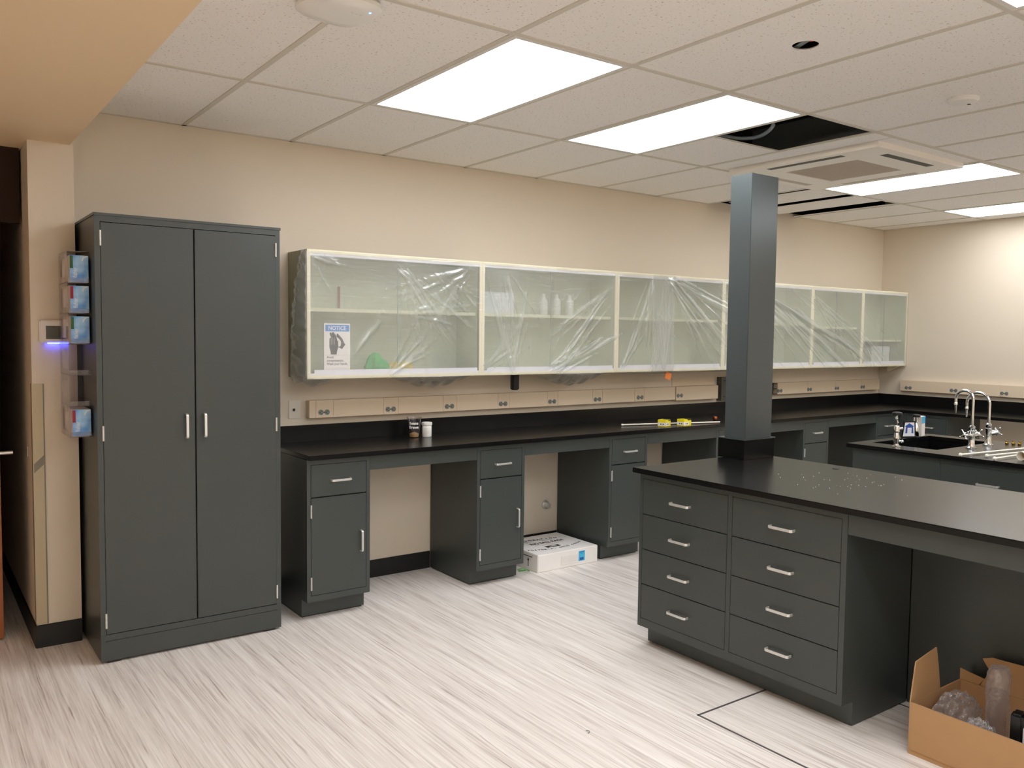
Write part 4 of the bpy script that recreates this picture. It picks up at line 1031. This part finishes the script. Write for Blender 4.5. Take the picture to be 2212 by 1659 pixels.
    MB().lathe([(.018, 0), (.020, .004), (.020, .07), (.009, .09), (.009, .10), (.012, .102), (.012, .106), (.008, .108), (.008, .133)], n=24).build('bottle', M['chrome'], t, smooth=True)
    MB().lathe([(.012, .132), (.024, .134), (.026, .140), (.024, .150), (.01, .154)], n=24).build('cap', M['black'], t, smooth=True)
    for n, (x, y, lab) in enumerate(((4.655, -2.39, 'leftmost of three small brass fittings on the sink bench'), (4.665, -2.425, 'middle one of three small brass fittings on the sink bench'), (4.68, -2.455, 'rightmost of three small brass fittings on the sink bench'))):
        tag(MB().lathe([(.0095, 0), (.0105, .002), (.0105, .012), (.008, .014), (.008, .022), (.005, .022)], (x, y, H+.0005), 16).build('brass_fitting', M['brass'], smooth=True), lab, 'fitting', 'brass fittings on the sink bench')
    for n, (p, q, lab) in enumerate((((3.81, -2.51), (4.63, -2.60), 'white ball-tipped rod on the sink bench, closest to the faucets'),
                                     ((3.90, -2.612), (4.62, -2.70), 'white ball-tipped rod on the sink bench, middle of the bundle'),
                                     ((3.822, -2.69), (4.6, -2.715), 'white ball-tipped rod on the sink bench, nearest the wide tube'),)):
        g = thing('white_rod', lab, 'rod', (p[0], p[1], H+.0105), 0, 'white rods on the sink bench')
        MB().tube([(0, 0, 0), (q[0]-p[0], q[1]-p[1], 0)], .0055, 10).build('shaft', M['pvc'], g, smooth=True)
        MB().sphere((0, 0, 0), .0105, 14).build('ball_tip', M['pvc'], g, smooth=True)
    # wide tube
    p0 = Vector((3.94, -2.775, H+.0265)); d_ = (Vector((4.62, -2.86, H+.0265))-p0)
    prof = [(.026, 0), (.026, d_.length), (.022, d_.length), (.022, .001)]
    mb = MB(); mb.lathe([(.026, 0), (.026, d_.length), (.0215, d_.length), (.0215, 0), (.026, 0)], n=32, cap=False)
    mb.xf(d_.to_track_quat('Z', 'Y').to_matrix().to_4x4())
    t = thing('white_tube', 'wide white tube with an open end lying on the sink bench', 'tube', tuple(p0))
    mb.build('tube', M['pvc'], t, smooth=True)
    mb = MB(); mb.cyl((0, 0, .05), .021, .003, 'z', 24); mb.xf(d_.to_track_quat('Z', 'Y').to_matrix().to_4x4()); mb.build('inner_plug', M['card'], t)
sink_bench()

# ------------------------------------------------------------------ floor hatch and cardboard box
def floor_things():
    mb = MB(); x0, x1, y0, y1, w_ = 1.585, 2.40, -2.552, -4.9, .009
    mb.box(x0, y0-w_, 0, x1, y0, .0015).box(x0, y1, 0, x0+w_, y0, .0015).box(x1-w_, y1, 0, x1, y0, .0015)
    struct(mb.build('trim_1', M['seam']))
    # open cardboard box
    t = thing('cardboard_box', 'open brown cardboard box on the floor under the island', 'box', (2.007, -3.23, .0), 0)
    c = .005; L, D, h = .62, .39, .200
    mb = MB()
    mb.box(0, -L, 0, c, 0, h).box(D-c, -L, 0, D, 0, h).box(c, -c, 0, D-c, 0, h).box(c, -L, 0, D-c, -L+c, h).box(c, -L+c, 0, D-c, -c, c)
    mb.build('box', M['card'], t, bevel=.0012, seg=1)
    # left end flap up
    mb = MB(); mb.prism([(0.0, h+.0005), (.03, h+.150), (.18, h+.175), (.20, h+.10), (.22, h+.0005)], -c, 0, 'y'); mb.build('flap', M['card'], t)
    # back flap standing with a torn notch
    mb = MB(); mb.prism([(-L, h+.0005), (-L, h+.145), (-.12, h+.125), (-.085, h+.11), (-.11, h+.075), (-.10, h+.04), (-.08, h+.0005)], D-c, D, 'x'); mb.build('flap', M['card'], t)
    mb = MB(); mb.prism([(-.075, h+.0005), (-.095, h+.03), (0, h+.045), (0, h+.0005)], D-c, D, 'x'); mb.build('flap_stub', M['card'], t)
    mb = MB(); mb.box(-.0325, -L, .02, -.0305, -.01, h, Matrix.Translation((.029, 0, 0))); mb.build('front_flap', M['card'], t)
    # clear bag heap
    rnd = random.Random(5)
    mb = MB(); bmesh.ops.create_icosphere(mb.bm, subdivisions=5, radius=1)
    for v in mb.bm.verts:
        c0 = v.co.copy()
        k = 1+.07*math.sin(9*c0.x+3*c0.y)+.05*math.sin(17*c0.y+5*c0.z)+.035*math.sin(31*c0.x-13*c0.z)+.02*math.sin(53*c0.y+21*c0.x)
        v.co = Vector((2.175+c0.x*.13*k, -3.325+c0.y*.072*k, .115+c0.z*.108*k))
    tag(mb.build('clear_plastic_bag', M['bag'], smooth=True), 'larger crumpled clear plastic bag at the left end of the cardboard box', 'bag')
    mb = MB(); bmesh.ops.create_icosphere(mb.bm, subdivisions=5, radius=1)
    for v in mb.bm.verts:
        c0 = v.co.copy()
        k = 1+.07*math.sin(8*c0.x+5*c0.y)+.05*math.sin(19*c0.y+7*c0.z)+.035*math.sin(29*c0.x-15*c0.z)
        v.co = Vector((2.075+c0.x*.05*k, -3.455+c0.y*.075*k, .105+c0.z*.09*k))
    tag(mb.build('clear_plastic_bag', M['bag'], smooth=True), 'smaller clear plastic bag in front of the wrapped tube in the cardboard box', 'bag')
    # bagged tube standing up
    t = thing('wrapped_bottle', 'clear wrapped tube standing upright in the cardboard box', 'bottle', (2.215, -3.455, .012))
    mb = MB(); n = 28; rings = []
    for j in range(24):
        z = .35*j/23; ring = []
        for i in range(n):
            a = 2*PI*i/n; r = .047*(1+.06*math.sin(3*a+z*30)+.05*math.sin(7*a-z*50)); r *= (1 if z < .32 else 1-(z-.32)*9)
            ring.append(mb.bm.verts.new((r*math.cos(a), r*math.sin(a)*.8, z)))
        rings.append(ring)
    for A, B in zip(rings, rings[1:]):
        for i in range(n): mb.bm.faces.new((A[i], A[(i+1) % n], B[(i+1) % n], B[i]))
    mb.bm.faces.new(rings[-1]); mb.build('wrapping', M['bag'], t, smooth=True)
    MB().cyl((0, 0, 0), .03, .26, 'z', 24).build('tube', M['clear'], t, smooth=True)
    t = thing('black_tool_case', 'black and white item standing at the right inside the cardboard box', 'item', (2.10, -3.575, .006), .2)
    MB().box(-.03, -.02, 0, .03, .02, .26).build('body', M['black'], t, bevel=.008)
    MB().box(-.034, -.035, 0, .02, -.021, .22).build('sleeve', M['track'], t, bevel=.004)
    tag(MB().tube([(1.95+.0, -3.38, .004), (1.965, -3.40, .004), (1.985, -3.42, .004), (1.99, -3.46, .004)], .003, 8).build('dark_cord', M['black'], smooth=True), 'short dark cord on the floor in front of the cardboard box', 'cord')
    tag(MB().tube([(.0, 0, .0025), (.012, .004, .0025), (.018, .014, .0025), (.008, .022, .0025)], .0012, 6).build('wire_clip', M['galv'], loc=(1.10, -2.42, 0), smooth=True), 'tiny bent wire clip lying on the open floor', 'clip')
floor_things()
